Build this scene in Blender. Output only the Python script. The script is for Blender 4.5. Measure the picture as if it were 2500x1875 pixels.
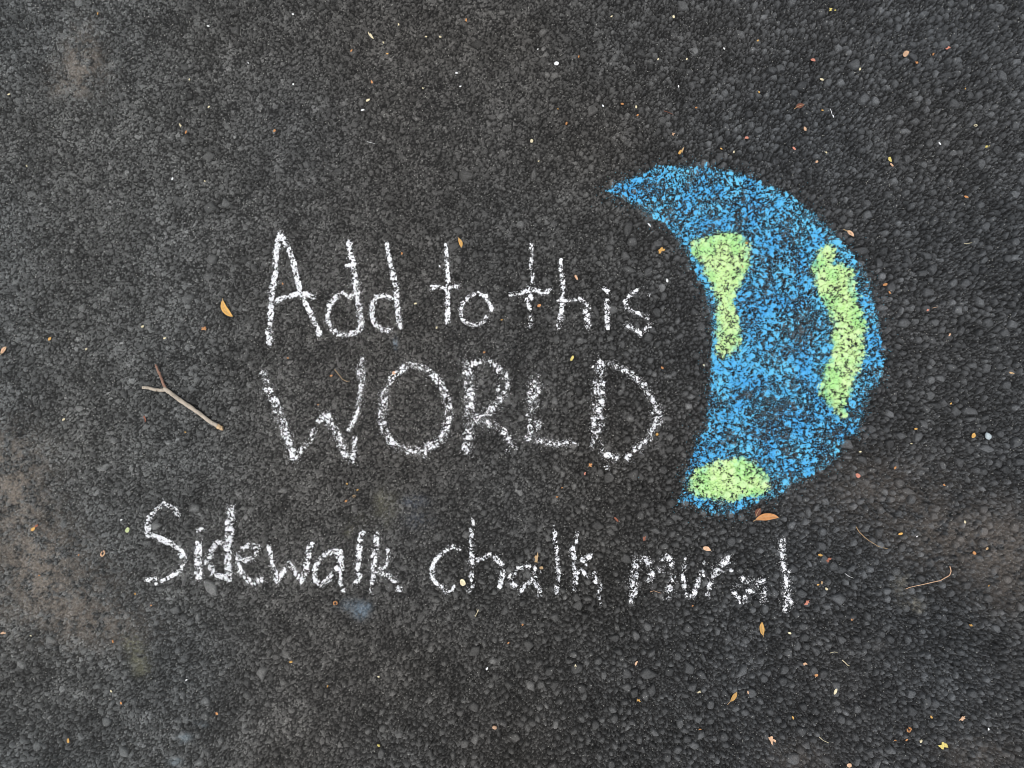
import bpy, math, random
import numpy as np
from mathutils import Vector

# ------------------------------------------------------------------ camera
scene = bpy.context.scene
for o in list(bpy.data.objects):
    bpy.data.objects.remove(o, do_unlink=True)
C = scene.collection
PW, PH = 2500.0, 1875.0            # size of the photograph the pixel notes refer to
LENS, SENSOR = 27.0, 36.0          # phone main camera
CAM_H, TILT = 1.50, math.radians(3.0)
CAM = np.array([0.0, -CAM_H * math.tan(TILT), CAM_H])
cam_d = bpy.data.cameras.new('camera')
cam_d.lens = LENS; cam_d.sensor_width = SENSOR; cam_d.sensor_fit = 'HORIZONTAL'
cam_d.clip_start = 0.05; cam_d.clip_end = 1000.0
cam = bpy.data.objects.new('camera', cam_d)
cam.location = CAM; cam.rotation_euler = (TILT, 0, 0)
C.objects.link(cam)
scene.camera = cam

# ------------------------------------------------------------------ sky, sun, exposure (bright overcast)
SUN_EL, SUN_AZ = math.radians(74), math.radians(215)      # azimuth clockwise from +Y
world = bpy.data.worlds.new('World'); scene.world = world
world.use_nodes = True
wn = world.node_tree.nodes; wl = world.node_tree.links
bg = wn['Background']
sky = wn.new('ShaderNodeTexSky'); sky.sky_type = 'NISHITA'; sky.sun_disc = False
sky.sun_elevation = SUN_EL; sky.sun_rotation = SUN_AZ
sky.air_density = 1.0; sky.dust_density = 4.0; sky.ozone_density = 1.0
hs = wn.new('ShaderNodeHueSaturation'); hs.inputs['Saturation'].default_value = 0.22   # cloud cover takes the blue out
wl.new(sky.outputs['Color'], hs.inputs['Color']); wl.new(hs.outputs['Color'], bg.inputs['Color'])
bg.inputs['Strength'].default_value = 0.12
sd = bpy.data.lights.new('sun', 'SUN'); sd.energy = 0.8; sd.angle = math.radians(40); sd.color = (1.0, 0.97, 0.93)
sun = bpy.data.objects.new('sun', sd); C.objects.link(sun)
sdir = Vector((math.sin(SUN_AZ) * math.cos(SUN_EL), math.cos(SUN_AZ) * math.cos(SUN_EL), math.sin(SUN_EL)))
sun.rotation_euler = (-sdir).to_track_quat('-Z', 'Y').to_euler(); sun.location = sdir * 10
vs = scene.view_settings
vs.view_transform = 'Standard'; vs.look = 'None'; vs.gamma = 1.0; vs.use_curve_mapping = False
vs.exposure = 0.35
scene.cycles.filter_width = 0.9          # a crisp phone picture

# ------------------------------------------------------------------ helpers
rng = np.random.default_rng(7)
random.seed(7)

def ground(px, py, z=0.0):
    """photo pixel -> point on the ground plane (arrays allowed)"""
    px = np.asarray(px, float); py = np.asarray(py, float)
    u = (px / PW - 0.5) * SENSOR / LENS
    v = (0.5 - py / PH) * (SENSOR * PH / PW) / LENS
    c, s = math.cos(TILT), math.sin(TILT)
    dx = u; dy = v * c + s; dz = v * s - c
    t = (z - CAM[2]) / dz
    return CAM[0] + t * dx, CAM[1] + t * dy
MPP = 2.0 * CAM_H * (SENSOR / 2 / LENS) / PW        # metres per photo pixel, about

def srgb(r, g, b):
    f = lambda c: (c / 255 / 12.92) if c / 255 <= 0.04045 else ((c / 255 + 0.055) / 1.055) ** 2.4
    return np.array([f(r), f(g), f(b)])

def link(name, me, mat=None, parent=None):
    o = bpy.data.objects.new(name, me); C.objects.link(o)
    if mat is not None: me.materials.append(mat)
    if parent is not None: o.parent = parent
    return o

def tag(o, label=None, cat=None, group=None, kind=None):
    if label: o['label'] = label
    if cat: o['category'] = cat
    if group: o['group'] = group
    if kind: o['kind'] = kind
    return o

def empty(name, loc):
    o = bpy.data.objects.new(name, None); o.empty_display_size = 0.02
    o.location = loc; C.objects.link(o); return o

def mesh_np(name, verts, faces, col=None, smooth=True):
    """verts (n,3); faces (m,k) one k only; col (n,3) linear"""
    me = bpy.data.meshes.new(name)
    verts = np.ascontiguousarray(verts, np.float32); faces = np.ascontiguousarray(faces, np.int32)
    n, m, k = len(verts), len(faces), faces.shape[1]
    me.vertices.add(n); me.vertices.foreach_set('co', verts.ravel())
    me.loops.add(m * k); me.loops.foreach_set('vertex_index', faces.ravel())
    me.polygons.add(m); me.polygons.foreach_set('loop_start', np.arange(0, m * k, k, dtype=np.int32))
    me.polygons.foreach_set('use_smooth', np.full(m, smooth, bool))
    me.update(calc_edges=True)
    if col is not None:
        a = me.attributes.new('Col', 'FLOAT_COLOR', 'POINT')
        c4 = np.ones((n, 4), np.float32); c4[:, :3] = col
        a.data.foreach_set('color', c4.ravel())
    return me

def mesh_py(name, verts, faces, smooth=True):
    me = bpy.data.meshes.new(name)
    me.from_pydata([tuple(map(float, v)) for v in verts], [], faces)
    me.polygons.foreach_set('use_smooth', [smooth] * len(me.polygons))
    me.update(); return me

def vnoise(shape, cell, seed):
    """smooth value noise 0..1 on a grid; cell in grid steps"""
    r = np.random.default_rng(seed)
    ny, nx = shape
    g = r.random((int(ny / cell) + 3, int(nx / cell) + 3)).astype(np.float32)
    y = np.arange(ny, dtype=np.float32) / cell; x = np.arange(nx, dtype=np.float32) / cell
    iy = y.astype(int); ix = x.astype(int); fy = y - iy; fx = x - ix
    fy = fy * fy * (3 - 2 * fy); fx = fx * fx * (3 - 2 * fx)
    rows = g[iy] * (1 - fy)[:, None] + g[iy + 1] * fy[:, None]
    return rows[:, ix] * (1 - fx) + rows[:, ix + 1] * fx

def box1(a, r, ax):
    a = np.moveaxis(a, ax, 0)
    p = np.concatenate([np.repeat(a[:1], r + 1, 0), a, np.repeat(a[-1:], r, 0)], 0)
    c = np.cumsum(p, 0, dtype=np.float64)
    out = ((c[2 * r + 1:] - c[:-2 * r - 1]) / (2 * r + 1)).astype(np.float32)
    return np.moveaxis(out, 0, ax)
def blur(a, r, n=2):
    for _ in range(n): a = box1(box1(a, r, 0), r, 1)
    return a

# ------------------------------------------------------------------ materials
def new_mat(name):
    m = bpy.data.materials.new(name); m.use_nodes = True
    return m, m.node_tree.nodes, m.node_tree.links, m.node_tree.nodes['Principled BSDF']

def asphalt_mat(name, use_attr):
    m, n, l, b = new_mat(name)
    geo = n.new('ShaderNodeNewGeometry')
    def tex(kind, scale, **kw):
        t = n.new(kind); t.inputs['Scale'].default_value = scale
        for k, v in kw.items(): t.inputs[k].default_value = v
        l.new(geo.outputs['Position'], t.inputs['Vector']); return t
    def ramp(src, stops):
        r = n.new('ShaderNodeValToRGB'); e = r.color_ramp.elements
        e[0].position, e[0].color = stops[0][0], (*[stops[0][1]] * 3, 1)
        e[1].position, e[1].color = stops[1][0], (*[stops[1][1]] * 3, 1)
        l.new(src, r.inputs['Fac']); return r
    def mix(mode, fac, a, c):
        x = n.new('ShaderNodeMix'); x.data_type = 'RGBA'; x.blend_type = mode
        if isinstance(fac, float): x.inputs['Factor'].default_value = fac
        else: l.new(fac, x.inputs['Factor'])
        l.new(a, x.inputs['A'])
        if isinstance(c, tuple): x.inputs['B'].default_value = c
        else: l.new(c, x.inputs['B'])
        return x
    if use_attr:
        at = n.new('ShaderNodeAttribute'); at.attribute_name = 'Col'; base = at.outputs['Color']
    else:
        v = tex('ShaderNodeTexVoronoi', 95.0)
        r = ramp(v.outputs['Color'], [(0.1, 0.035), (0.95, 0.085)]); base = r.outputs['Color']
    g1 = tex('ShaderNodeTexNoise', 520.0, Detail=4.0, Roughness=0.75)
    r1 = ramp(g1.outputs['Fac'], [(0.28, 0.45), (0.72, 1.6)])
    c1 = mix('MULTIPLY', 1.0, base, r1.outputs['Color'])
    g2 = tex('ShaderNodeTexVoronoi', 330.0)                       # sparse bright mineral grains
    sep = n.new('ShaderNodeSeparateColor'); l.new(g2.outputs['Color'], sep.inputs['Color'])
    gt = n.new('ShaderNodeMath'); gt.operation = 'GREATER_THAN'; gt.inputs[1].default_value = 0.968
    l.new(sep.outputs['Red'], gt.inputs[0])
    lt = n.new('ShaderNodeMath'); lt.operation = 'LESS_THAN'; lt.inputs[1].default_value = 0.34
    l.new(g2.outputs['Distance'], lt.inputs[0])
    mu = n.new('ShaderNodeMath'); mu.operation = 'MULTIPLY'
    l.new(gt.outputs[0], mu.inputs[0]); l.new(lt.outputs[0], mu.inputs[1])
    c2 = mix('MIX', mu.outputs[0], c1.outputs['Result'], (0.30, 0.30, 0.28, 1))
    l.new(c2.outputs['Result'], b.inputs['Base Color'])
    b.inputs['Roughness'].default_value = 0.62
    b.inputs['Specular IOR Level'].default_value = 0.15
    bump = n.new('ShaderNodeBump'); bump.inputs['Strength'].default_value = 0.55; bump.inputs['Distance'].default_value = 0.0012
    l.new(g1.outputs['Fac'], bump.inputs['Height'])
    if not use_attr:
        bump2 = n.new('ShaderNodeBump'); bump2.inputs['Strength'].default_value = 0.9; bump2.inputs['Distance'].default_value = 0.004
        bump2.invert = True
        l.new(v.outputs['Distance'], bump2.inputs['Height']); l.new(bump.outputs['Normal'], bump2.inputs['Normal'])
        l.new(bump2.outputs['Normal'], b.inputs['Normal'])
    else:
        l.new(bump.outputs['Normal'], b.inputs['Normal'])
    return m
M_ASPH = asphalt_mat('asphalt_aggregate', True)
M_FAR = asphalt_mat('asphalt_sheet', False)

def chalk_mat():
    m, n, l, b = new_mat('chalk')
    at = n.new('ShaderNodeAttribute'); at.attribute_name = 'Col'
    geo = n.new('ShaderNodeNewGeometry')
    t = n.new('ShaderNodeTexNoise'); t.inputs['Scale'].default_value = 700; t.inputs['Detail'].default_value = 3
    l.new(geo.outputs['Position'], t.inputs['Vector'])
    r = n.new('ShaderNodeValToRGB'); r.color_ramp.elements[0].position = .25; r.color_ramp.elements[0].color = (.92, .92, .92, 1)
    r.color_ramp.elements[1].position = .6
    l.new(t.outputs['Fac'], r.inputs['Fac'])
    x = n.new('ShaderNodeMix'); x.data_type = 'RGBA'; x.blend_type = 'MULTIPLY'; x.inputs['Factor'].default_value = 1
    l.new(at.outputs['Color'], x.inputs['A']); l.new(r.outputs['Color'], x.inputs['B'])
    l.new(x.outputs['Result'], b.inputs['Base Color'])
    b.inputs['Roughness'].default_value = 1.0; b.inputs['Specular IOR Level'].default_value = 0.1
    bp = n.new('ShaderNodeBump'); bp.inputs['Strength'].default_value = .3; bp.inputs['Distance'].default_value = .0006
    l.new(t.outputs['Fac'], bp.inputs['Height']); l.new(bp.outputs['Normal'], b.inputs['Normal'])
    return m
M_CHALK = chalk_mat()

def organic_mat(name, rgb, dark=0.82, scale=220.0, rough=0.6, spots=True):
    """dry leaf / bark: two tones by noise, brown freckles, a per-object shift"""
    m, n, l, b = new_mat(name)
    col = srgb(*rgb); col = col * .92 + col.mean() * .08
    tc = n.new('ShaderNodeTexCoord'); oi = n.new('ShaderNodeObjectInfo')
    ad = n.new('ShaderNodeVectorMath'); ad.operation = 'ADD'
    l.new(tc.outputs['Object'], ad.inputs[0]); l.new(oi.outputs['Random'], ad.inputs[1])
    t = n.new('ShaderNodeTexNoise'); t.inputs['Scale'].default_value = scale; t.inputs['Detail'].default_value = 4
    l.new(ad.outputs['Vector'], t.inputs['Vector'])
    r = n.new('ShaderNodeValToRGB'); e = r.color_ramp.elements
    e[0].position = .32; e[0].color = (*(col * dark), 1)
    e[1].position = .58; e[1].color = (*col, 1)
    l.new(t.outputs['Fac'], r.inputs['Fac'])
    out = r.outputs['Color']
    if spots:
        t2 = n.new('ShaderNodeTexNoise'); t2.inputs['Scale'].default_value = scale * 2.4; t2.inputs['Detail'].default_value = 2
        l.new(ad.outputs['Vector'], t2.inputs['Vector'])
        r2 = n.new('ShaderNodeValToRGB'); r2.color_ramp.elements[0].position = .66; r2.color_ramp.elements[1].position = .72
        l.new(t2.outputs['Fac'], r2.inputs['Fac'])
        x = n.new('ShaderNodeMix'); x.data_type = 'RGBA'
        l.new(r2.outputs['Color'], x.inputs['Factor']); l.new(out, x.inputs['A'])
        x.inputs['B'].default_value = (*(col * np.array([.45, .40, .38])), 1)
        out = x.outputs['Result']
    hv = n.new('ShaderNodeHueSaturation')
    mr = n.new('ShaderNodeMapRange'); mr.inputs['To Min'].default_value = .8; mr.inputs['To Max'].default_value = 1.12
    l.new(oi.outputs['Random'], mr.inputs['Value']); l.new(mr.outputs['Result'], hv.inputs['Value'])
    l.new(out, hv.inputs['Color']); l.new(hv.outputs['Color'], b.inputs['Base Color'])
    b.inputs['Roughness'].default_value = rough; b.inputs['Specular IOR Level'].default_value = .3
    bp = n.new('ShaderNodeBump'); bp.inputs['Strength'].default_value = .4; bp.inputs['Distance'].default_value = .0006
    l.new(t.outputs['Fac'], bp.inputs['Height']); l.new(bp.outputs['Normal'], b.inputs['Normal'])
    return m
PAL = {'Y': (222, 172, 88), 'O': (208, 146, 88), 'S': (208, 134, 112), 'P': (222, 180, 144), 'C': (232, 220, 182),
       'T': (192, 160, 116), 'B': (120, 76, 60), 'R': (166, 102, 78), 'W': (240, 242, 244), 'G': (200, 215, 155),
       'L': (222, 204, 112), 'K': (200, 214, 220)}
MATS = {k: organic_mat('debris_' + k, v, spots=k not in 'WKC') for k, v in PAL.items()}
M_BARK = organic_mat('twig_bark', (205, 192, 174), dark=.7, scale=120, rough=.75)
M_BARK_RED = organic_mat('twig_bark_red', (158, 122, 104), dark=.6, scale=160, rough=.75)
M_KNOB = organic_mat('twig_knob', (205, 175, 135), dark=.6, scale=200, rough=.8)

# ------------------------------------------------------------------ asphalt: crushed stones pressed into bitumen
CELL = 0.0008
cx_, cy_ = ground([0, PW, 0, PW], [0, 0, PH, PH])
X0, X1 = cx_.min() - .02, cx_.max() + .02
Y0, Y1 = cy_.min() - .02, cy_.max() + .02
NX = int((X1 - X0) / CELL) // 2 * 2 + 1
NY = int((Y1 - Y0) / CELL) // 2 * 2 + 1
SH = (NY, NX)
gx = (X0 + np.arange(NX) * CELL).astype(np.float32); gy = (Y0 + np.arange(NY) * CELL).astype(np.float32)

def to_cell(x, y): return (np.asarray(x) - X0) / CELL, (np.asarray(y) - Y0) / CELL

# pixel coordinates of a coarse lattice, for regional fields given in photo pixels
def field_blobs(blobs):
    """sum of soft spots (px, py, rx, ry, amount) on the master grid"""
    f = np.zeros(SH, np.float32)
    for px, py, rx, ry, a in blobs:
        wx, wy = ground(px, py); rx *= MPP; ry *= MPP
        ix0, ix1 = [int(np.clip((wx + s * 3 * rx - X0) / CELL, 0, NX)) for s in (-1, 1)]
        iy0, iy1 = [int(np.clip((wy + s * 3 * ry - Y0) / CELL, 0, NY)) for s in (-1, 1)]
        if ix1 <= ix0 or iy1 <= iy0: continue
        ex = np.exp(-((gx[ix0:ix1] - wx) / rx) ** 2); ey = np.exp(-((gy[iy0:iy1] - wy) / ry) ** 2)
        f[iy0:iy1, ix0:ix1] += a * ey[:, None] * ex[None, :]
    return f

pxx = ((gx / MPP) + PW / 2)[None, :]; pyy = (PH / 2 - gy / MPP)[:, None]
ss = lambda a, b, x: np.clip((x - a) / (b - a), 0, 1) ** 2 * (3 - 2 * np.clip((x - a) / (b - a), 0, 1))
coarse = (0.22 + 0.78 * ss(900, 1900, pxx + 0.25 * (pyy - 900)) + 0.25 * ss(1350, 1800, pyy)).astype(np.float32)
coarse = np.clip(coarse + 0.3 * (vnoise(SH, 150, 3) - .5), 0.1, 1.0)
pits = field_blobs([(455, 655, 26, 14, 2.6), (420, 668, 30, 12, 1.6), (525, 630, 18, 16, 1.2), (310, 1000, 36, 18, 1.8), (250, 1100, 36, 14, 1.4),
                    (1245, 285, 8, 26, 1.5), (1610, 205, 14, 16, 1.5), (1700, 300, 60, 25, .7), (1330, 1180, 26, 24, 1.2), (1960, 320, 40, 60, 1.0),
                    (1400, 1610, 120, 20, 1.0), (1560, 1570, 70, 18, 1.2), (1900, 1290, 60, 40, .9), (2395, 1075, 14, 12, 2.0), (1050, 1105, 24, 10, 1.2),
                    (2000, 1700, 160, 60, .5), (150, 1800, 60, 30, .9), (850, 50, 90, 20, .7), (2260, 130, 70, 30, 1.1)])
lump = (vnoise(SH, 90, 11) - .5) * 2.4 + (vnoise(SH, 34, 12) - .5) * 2.6

H = (-2.0 - 3.6 * coarse) + (vnoise(SH, 3.0, 21) - .5) * 1.3 + (vnoise(SH, 6, 22) - .5) * 1.2      # bitumen mortar, in mm
H = H.astype(np.float32)
SID = np.full(SH, -1, np.int32)
stones = []       # x, y, rx, ry, rot, radii of outline, top, tint

def stamp(cx, cy, rx, ry, rot, sides, off, top, tx, ty, tint, hard, deep):
    """convex crushed stone at cell (cx,cy): gauge t of a rounded polygon, flat-ish top that rolls off at the rim"""
    R = max(rx, ry) * 1.3
    x0, x1 = max(int(cx - R), 0), min(int(cx + R) + 2, NX); y0, y1 = max(int(cy - R), 0), min(int(cy + R) + 2, NY)
    if x1 - x0 < 2 or y1 - y0 < 2: return
    dx = np.arange(x0, x1, dtype=np.float32) - cx; dy = (np.arange(y0, y1, dtype=np.float32) - cy)[:, None]
    c, s = math.cos(rot), math.sin(rot)
    u = (dx * c + dy * s) / rx; v = (dy * c - dx * s) / ry
    t = 0.62 * np.sqrt(u * u + v * v)
    for a, o in zip(sides, off):
        t = np.maximum(t, (u * math.cos(a) + v * math.sin(a)) / o)
    r = np.clip((t - hard) / (1.0 - hard), 0, 1.6)
    h = top + (u * tx + v * ty) - deep * r * r - 0.12 * deep * np.clip(t, 0, 1) ** 2
    h = np.where(t < 1.0, h, -99)
    sub = H[y0:y1, x0:x1]; w = h > sub
    sub[w] = h[w]; SID[y0:y1, x0:x1][w] = len(stones)
    stones.append((cx, cy, rx, ry, rot, sides, off, tint))

def make_stone(cx, cy, r, asp, rot, tint=None, top=None, hard=None):
    iy, ix = int(np.clip(cy, 0, NY - 1)), int(np.clip(cx, 0, NX - 1))
    q = coarse[iy, ix]
    k = random.randint(4, 7); a0 = random.random() * 6.28
    sides = [a0 + 6.283 * (i + random.uniform(-.3, .3)) / k for i in range(k)]
    off = [random.uniform(.72, 1.0) for _ in range(k)]
    if top is None: top = random.gauss(0, .6 + .35 * q) - (.10 + .55 * q) * max(0.0, 7.0 - r * CELL * 1000) / 2.2 + lump[iy, ix] - pits[iy, ix]
    if tint is None:
        tint = random.lognormvariate(0, .2)
        if random.random() < .03: tint *= 1.35
    tl = .5 * q + .15
    stamp(cx, cy, r, r * asp, rot, sides, off, top, random.gauss(0, tl), random.gauss(0, tl), tint,
          hard if hard is not None else random.uniform(.55, .85), (2.2 + 1.3 * q) * min(1.3, .5 + r / 9))

# the large stones one can point at in the photograph: (px, py, half length px, aspect, turn deg, tint)
BIG = [(2089, 155, 15, .95, 0, 1.35), (2450, 185, 13, .95, 40, 1.3), (2110, 240, 17, .75, 60, 1.1), (2139, 244, 13, .8, 130, 1.6), (2145, 95, 12, .8, 70, 1.1),
       (2308, 105, 18, .55, 170, 1.15), (2084, 50, 12, .8, 60, 1.1), (2232, 138, 15, .65, 150, .95), (2230, 107, 13, .6, 165, 1.0), (2105, 612, 16, .75, 25, 1.2),
       (2397, 500, 13, .9, 0, 1.2), (2410, 552, 13, .85, 50, 1.35), (2209, 787, 14, .95, 0, 1.1), (2325, 897, 12, .9, 20, 1.3), (2298, 925, 13, .7, 160, 1.35),
       (2370, 1003, 18, .65, 175, 1.4), (2257, 1035, 13, .8, 150, 1.5), (2243, 1066, 14, .7, 60, 1.3), (2228, 1221, 15, .8, 70, 1.3), (2220, 1200, 19, .5, 155, 1.15),
       (2410, 1096, 13, .9, 0, 1.3), (2130, 1148, 14, .6, 170, 1.2), (637, 1643, 16, .75, 75, 1.9), (1410, 1635, 17, .8, 10, .9), (1400, 1600, 13, .6, 165, 1.5),
       (1582, 1648, 19, .75, 0, 1.1), (1712, 1797, 14, .7, 50, 1.4), (1655, 1833, 12, .8, 30, 1.4), (1460, 1617, 13, .75, 30, 1.3), (2052, 1462, 14, .95, 0, 1.3),
       (2167, 1445, 13, .7, 0, 1.6), (1940, 1855, 17, .85, 20, 1.3), (1137, 427, 20, .7, 170, .8), (1302, 427, 16, .5, 80, 1.25), (1325, 78, 12, .8, 30, 1.9),
       (1535, 555, 22, .5, 72, .85), (1622, 722, 12, .75, 75, 1.1), (1118, 562, 14, .7, 170, .9), (1108, 602, 17, .65, 35, .9), (472, 1240, 14, .7, 20, 1.9),
       (515, 1436, 15, .9, 0, 2.1), (378, 1285, 14, .7, 15, 1.9), (2108, 1122, 14, .7, 150, 1.2), (1690, 1680, 12, .8, 20, 1.2), (1815, 1640, 16, .7, 60, 1.2),
       (1715, 1650, 14, .7, 150, 1.3), (1995, 1240, 12, .7, 60, 1.2), (1975, 1250, 12, .8, 100, 1.1), (2010, 1300, 13, .75, 70, 1.3), (2080, 1390, 12, .7, 30, 1.3),
       (512, 505, 15, .9, 0, .95), (515, 632, 16, .85, 0, .8), (2360, 690, 14, .85, 0, 1.1), (2270, 713, 15, .85, 0, 1.15), (2280, 655, 12, .9, 0, 1.15),
       (2265, 625, 15, .6, 150, 1.1), (2482, 590, 13, .9, 0, 1.3), (2405, 635, 12, .7, 40, 1.2), (2444, 1060, 12, .8, 160, 1.3), (2485, 1080, 15, .8, 20, 1.2)]
BIGN = len(BIG)
for px, py, hl, asp, turn, tint in BIG:
    wx, wy = ground(px, py); a, b_ = to_cell(wx, wy)
    make_stone(a, b_, hl * MPP / CELL * 1.08, asp, math.radians(turn), 1 + (tint - 1) * .6, top=random.uniform(.9, 1.6), hard=.45)
# graded aggregate, coarse to fine, each size fills what the larger ones left free
mm = 1 / (CELL * 1000)
AREA = NX * NY
for r_lo, r_hi, fill, qpow in [(8.0, 11.0, .26, 2.6), (5.5, 8.0, .55, 1.3), (3.6, 5.5, 1.0, .5), (2.4, 3.6, 1.3, .1), (1.6, 2.4, .7, 0)]:
    rm = (r_lo + r_hi) / 2 * mm
    n = int(AREA * fill / (math.pi * rm * rm * .75))
    xs = rng.random(n) * NX; ys = rng.random(n) * NY; rs = rng.uniform(r_lo, r_hi, n) * mm
    keep = rng.random(n) < coarse[ys.astype(int), xs.astype(int)] ** qpow
    xs, ys, rs = xs[keep], ys[keep], rs[keep]
    for x, y, r in zip(xs.tolist(), ys.tolist(), rs.tolist()):
        d = .60 * r; xi, yi = int(x), int(y); di = int(d)
        if SID[yi, xi] >= 0: continue
        xa, xb, ya, yb = max(xi - di, 0), min(xi + di, NX - 1), max(yi - di, 0), min(yi + di, NY - 1)
        if SID[yi, xa] >= 0 or SID[yi, xb] >= 0 or SID[ya, xi] >= 0 or SID[yb, xi] >= 0: continue
        make_stone(x, y, r, random.uniform(.6, 1.0), random.random() * 3.14)
# cracks where neighbouring stones meet, open on the coarse side, half filled on the worn side
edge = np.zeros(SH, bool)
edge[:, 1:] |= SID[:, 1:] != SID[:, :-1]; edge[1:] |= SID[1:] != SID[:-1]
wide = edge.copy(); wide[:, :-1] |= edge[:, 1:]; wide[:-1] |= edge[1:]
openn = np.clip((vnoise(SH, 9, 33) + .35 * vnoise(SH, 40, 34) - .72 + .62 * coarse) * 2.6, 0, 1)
H0 = H.copy()                                              # the stones without their joints
H -= np.where(wide, (1.1 + 1.5 * coarse) * openn, 0) + np.where(edge, (.8 + 1.2 * coarse) * openn, 0)
H += (vnoise(SH, 2.2, 31) - .5) * .45 + (vnoise(SH, 5, 32) - .5) * .35
Hm = H * 0.001                                             # metres

# surface colour: bitumen-coated stone tints, mortar, dust that has settled, stains
tints = np.array([s[7] for s in stones] + [1.0], np.float32)
dusty = 1.0 - ss(250, 1050, pxx - .12 * (pyy - 900)) * .95
dusty = np.clip(dusty * (.55 + .9 * vnoise(SH, 110, 41)), 0, 1.2)
val = np.where(SID >= 0, .076 * tints[SID], .016).astype(np.float32)
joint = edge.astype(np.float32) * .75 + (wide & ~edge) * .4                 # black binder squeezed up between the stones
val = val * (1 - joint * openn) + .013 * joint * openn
val *= (.82 + .36 * vnoise(SH, 60, 42)) * (.76 + .48 * vnoise(SH, 24, 45)) * (.8 + .4 * vnoise(SH, 4, 43))
val *= 1 + .42 * dusty
tone = lambda *c: np.array(c, np.float32)
fr = ss(1300, 2000, pxx + 0 * pyy)[..., None]; fl = (1 - ss(250, 900, pxx + 0 * pyy))[..., None]
wv = (vnoise(SH, 260, 44)[..., None] - .5)
hue = tone(.955, 1.0, 1.045) * fr + tone(.965, 1.005, .995) * fl + tone(1.0, .99, .955) * (1 - fr - fl) + wv * tone(.05, 0, -.05)
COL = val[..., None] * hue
def stain(blobs, rgb, seed, fine=5, cut=.35):
    global COL
    f = field_blobs(blobs) * np.clip((vnoise(SH, fine, seed) * .6 + vnoise(SH, fine * 4, seed + 1) * .6 - cut) * 2.2, 0, 1)
    f = np.clip(f, 0, .95)[..., None]
    COL = COL * (1 - f) + np.array(rgb, np.float32) * f
stain([(200, 110, 40, 55, .3), (195, 165, 60, 50, .42), (170, 215, 60, 26, .3), (10, 1140, 90, 80, .6), (35, 1230, 80, 60, .4), (70, 1340, 110, 80, .5),
       (120, 1450, 130, 80, .5), (240, 1530, 110, 50, .35)], (.25, .215, .18), 51, 4, .38)
stain([(2460, 1340, 130, 90, .5), (2150, 1200, 150, 80, .3), (2300, 1310, 120, 70, .3), (1950, 1860, 70, 40, .25), (2400, 1850, 80, 40, .3), (2480, 1450, 70, 60, .2)], (.19, .165, .145), 53, 5, .25)
stain([(318, 1568, 20, 16, .7), (335, 1605, 18, 22, .7), (345, 1640, 20, 14, .45)], (.20, .20, .14), 55, 4, .3)
stain([(2235, 1475, 22, 12, .75), (2200, 1440, 16, 26, .4), (2245, 1490, 12, 6, .6), (2215, 1415, 12, 16, .35)], (.26, .25, .215), 57, 4, .3)
stain([(940, 1240, 26, 40, .35), (930, 1215, 16, 14, .3), (855, 1298, 16, 14, .4), (870, 1275, 20, 20, .25)], (.17, .165, .12), 59, 4, .35)
stain([(1010, 1225, 30, 14, .3), (1020, 1270, 30, 18, .2)], (.15, .18, .23), 61, 4, .35)
stain([(965, 836, 5, 12, .75), (880, 1495, 16, 14, .55), (895, 1480, 10, 10, .4), (860, 1480, 26, 16, .3)], (.22, .30, .38), 63, 4, .3)
stain([(448, 1803, 14, 9, .7), (425, 1862, 14, 9, .7), (490, 1770, 14, 9, .35)], (.26, .31, .34), 65, 4, .3)
stain([(1000, 610, 3, 3, .0), (385, 690, 4, 30, .3), (2480, 1640, 20, 20, .2), (2150, 1580, 16, 12, .25)], (.2, .2, .2), 67, 3, .2)

# ground sheet to the horizon, the dense surface, and mirrored runs of it all round
asphalt = link('asphalt', mesh_np('asphalt', np.array([[-300, -300, 0], [300, -300, 0], [300, 300, 0], [-300, 300, 0]], np.float32), np.array([[0, 1, 2, 3]])), M_FAR)
zlow = float(Hm.min()) - .004
asphalt.location.z = zlow
tag(asphalt, kind='structure')
Hp = np.pad(Hm, 1, mode='edge'); Hmin = np.minimum.reduce([Hp[i:i + NY, j:j + NX] for i in range(3) for j in range(3)])
Hc = np.ascontiguousarray((.35 * Hm + .65 * Hmin)[::2, ::2]); cy2, cx2 = Hc.shape
VX, VY = np.meshgrid(gx[::2], gy[::2])
verts = np.stack([VX, VY, Hc], -1).reshape(-1, 3)
idx = np.arange(cy2 * cx2, dtype=np.int32).reshape(cy2, cx2)
faces = np.stack([idx[:-1, :-1], idx[:-1, 1:], idx[1:, 1:], idx[1:, :-1]], -1).reshape(-1, 4)
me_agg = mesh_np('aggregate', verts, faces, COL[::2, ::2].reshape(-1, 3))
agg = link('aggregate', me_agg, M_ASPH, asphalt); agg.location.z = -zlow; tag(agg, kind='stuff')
XE0, XE1, YE0, YE1 = float(gx[0]), float(gx[-1]), float(gy[0]), float(gy[-1])
for ix in (-1, 0, 1):
    for iy in (-1, 0, 1):
        if ix == 0 and iy == 0: continue
        c = agg.copy(); C.objects.link(c)
        mx = {-1: 2 * XE0, 0: 0, 1: 2 * XE1}[ix]; my = {-1: 2 * YE0, 0: 0, 1: 2 * YE1}[iy]
        c.location = (mx, my, -zlow); c.scale = (-1 if ix else 1, -1 if iy else 1, 1)

def hsample(x, y):
    a, b_ = to_cell(x, y)
    a = np.clip(a, 0, NX - 1.001); b_ = np.clip(b_, 0, NY - 1.001)
    i = a.astype(int); j = b_.astype(int); f = a - i; g = b_ - j
    return (Hm[j, i] * (1 - f) + Hm[j, i + 1] * f) * (1 - g) + (Hm[j + 1, i] * (1 - f) + Hm[j + 1, i + 1] * f) * g

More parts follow.
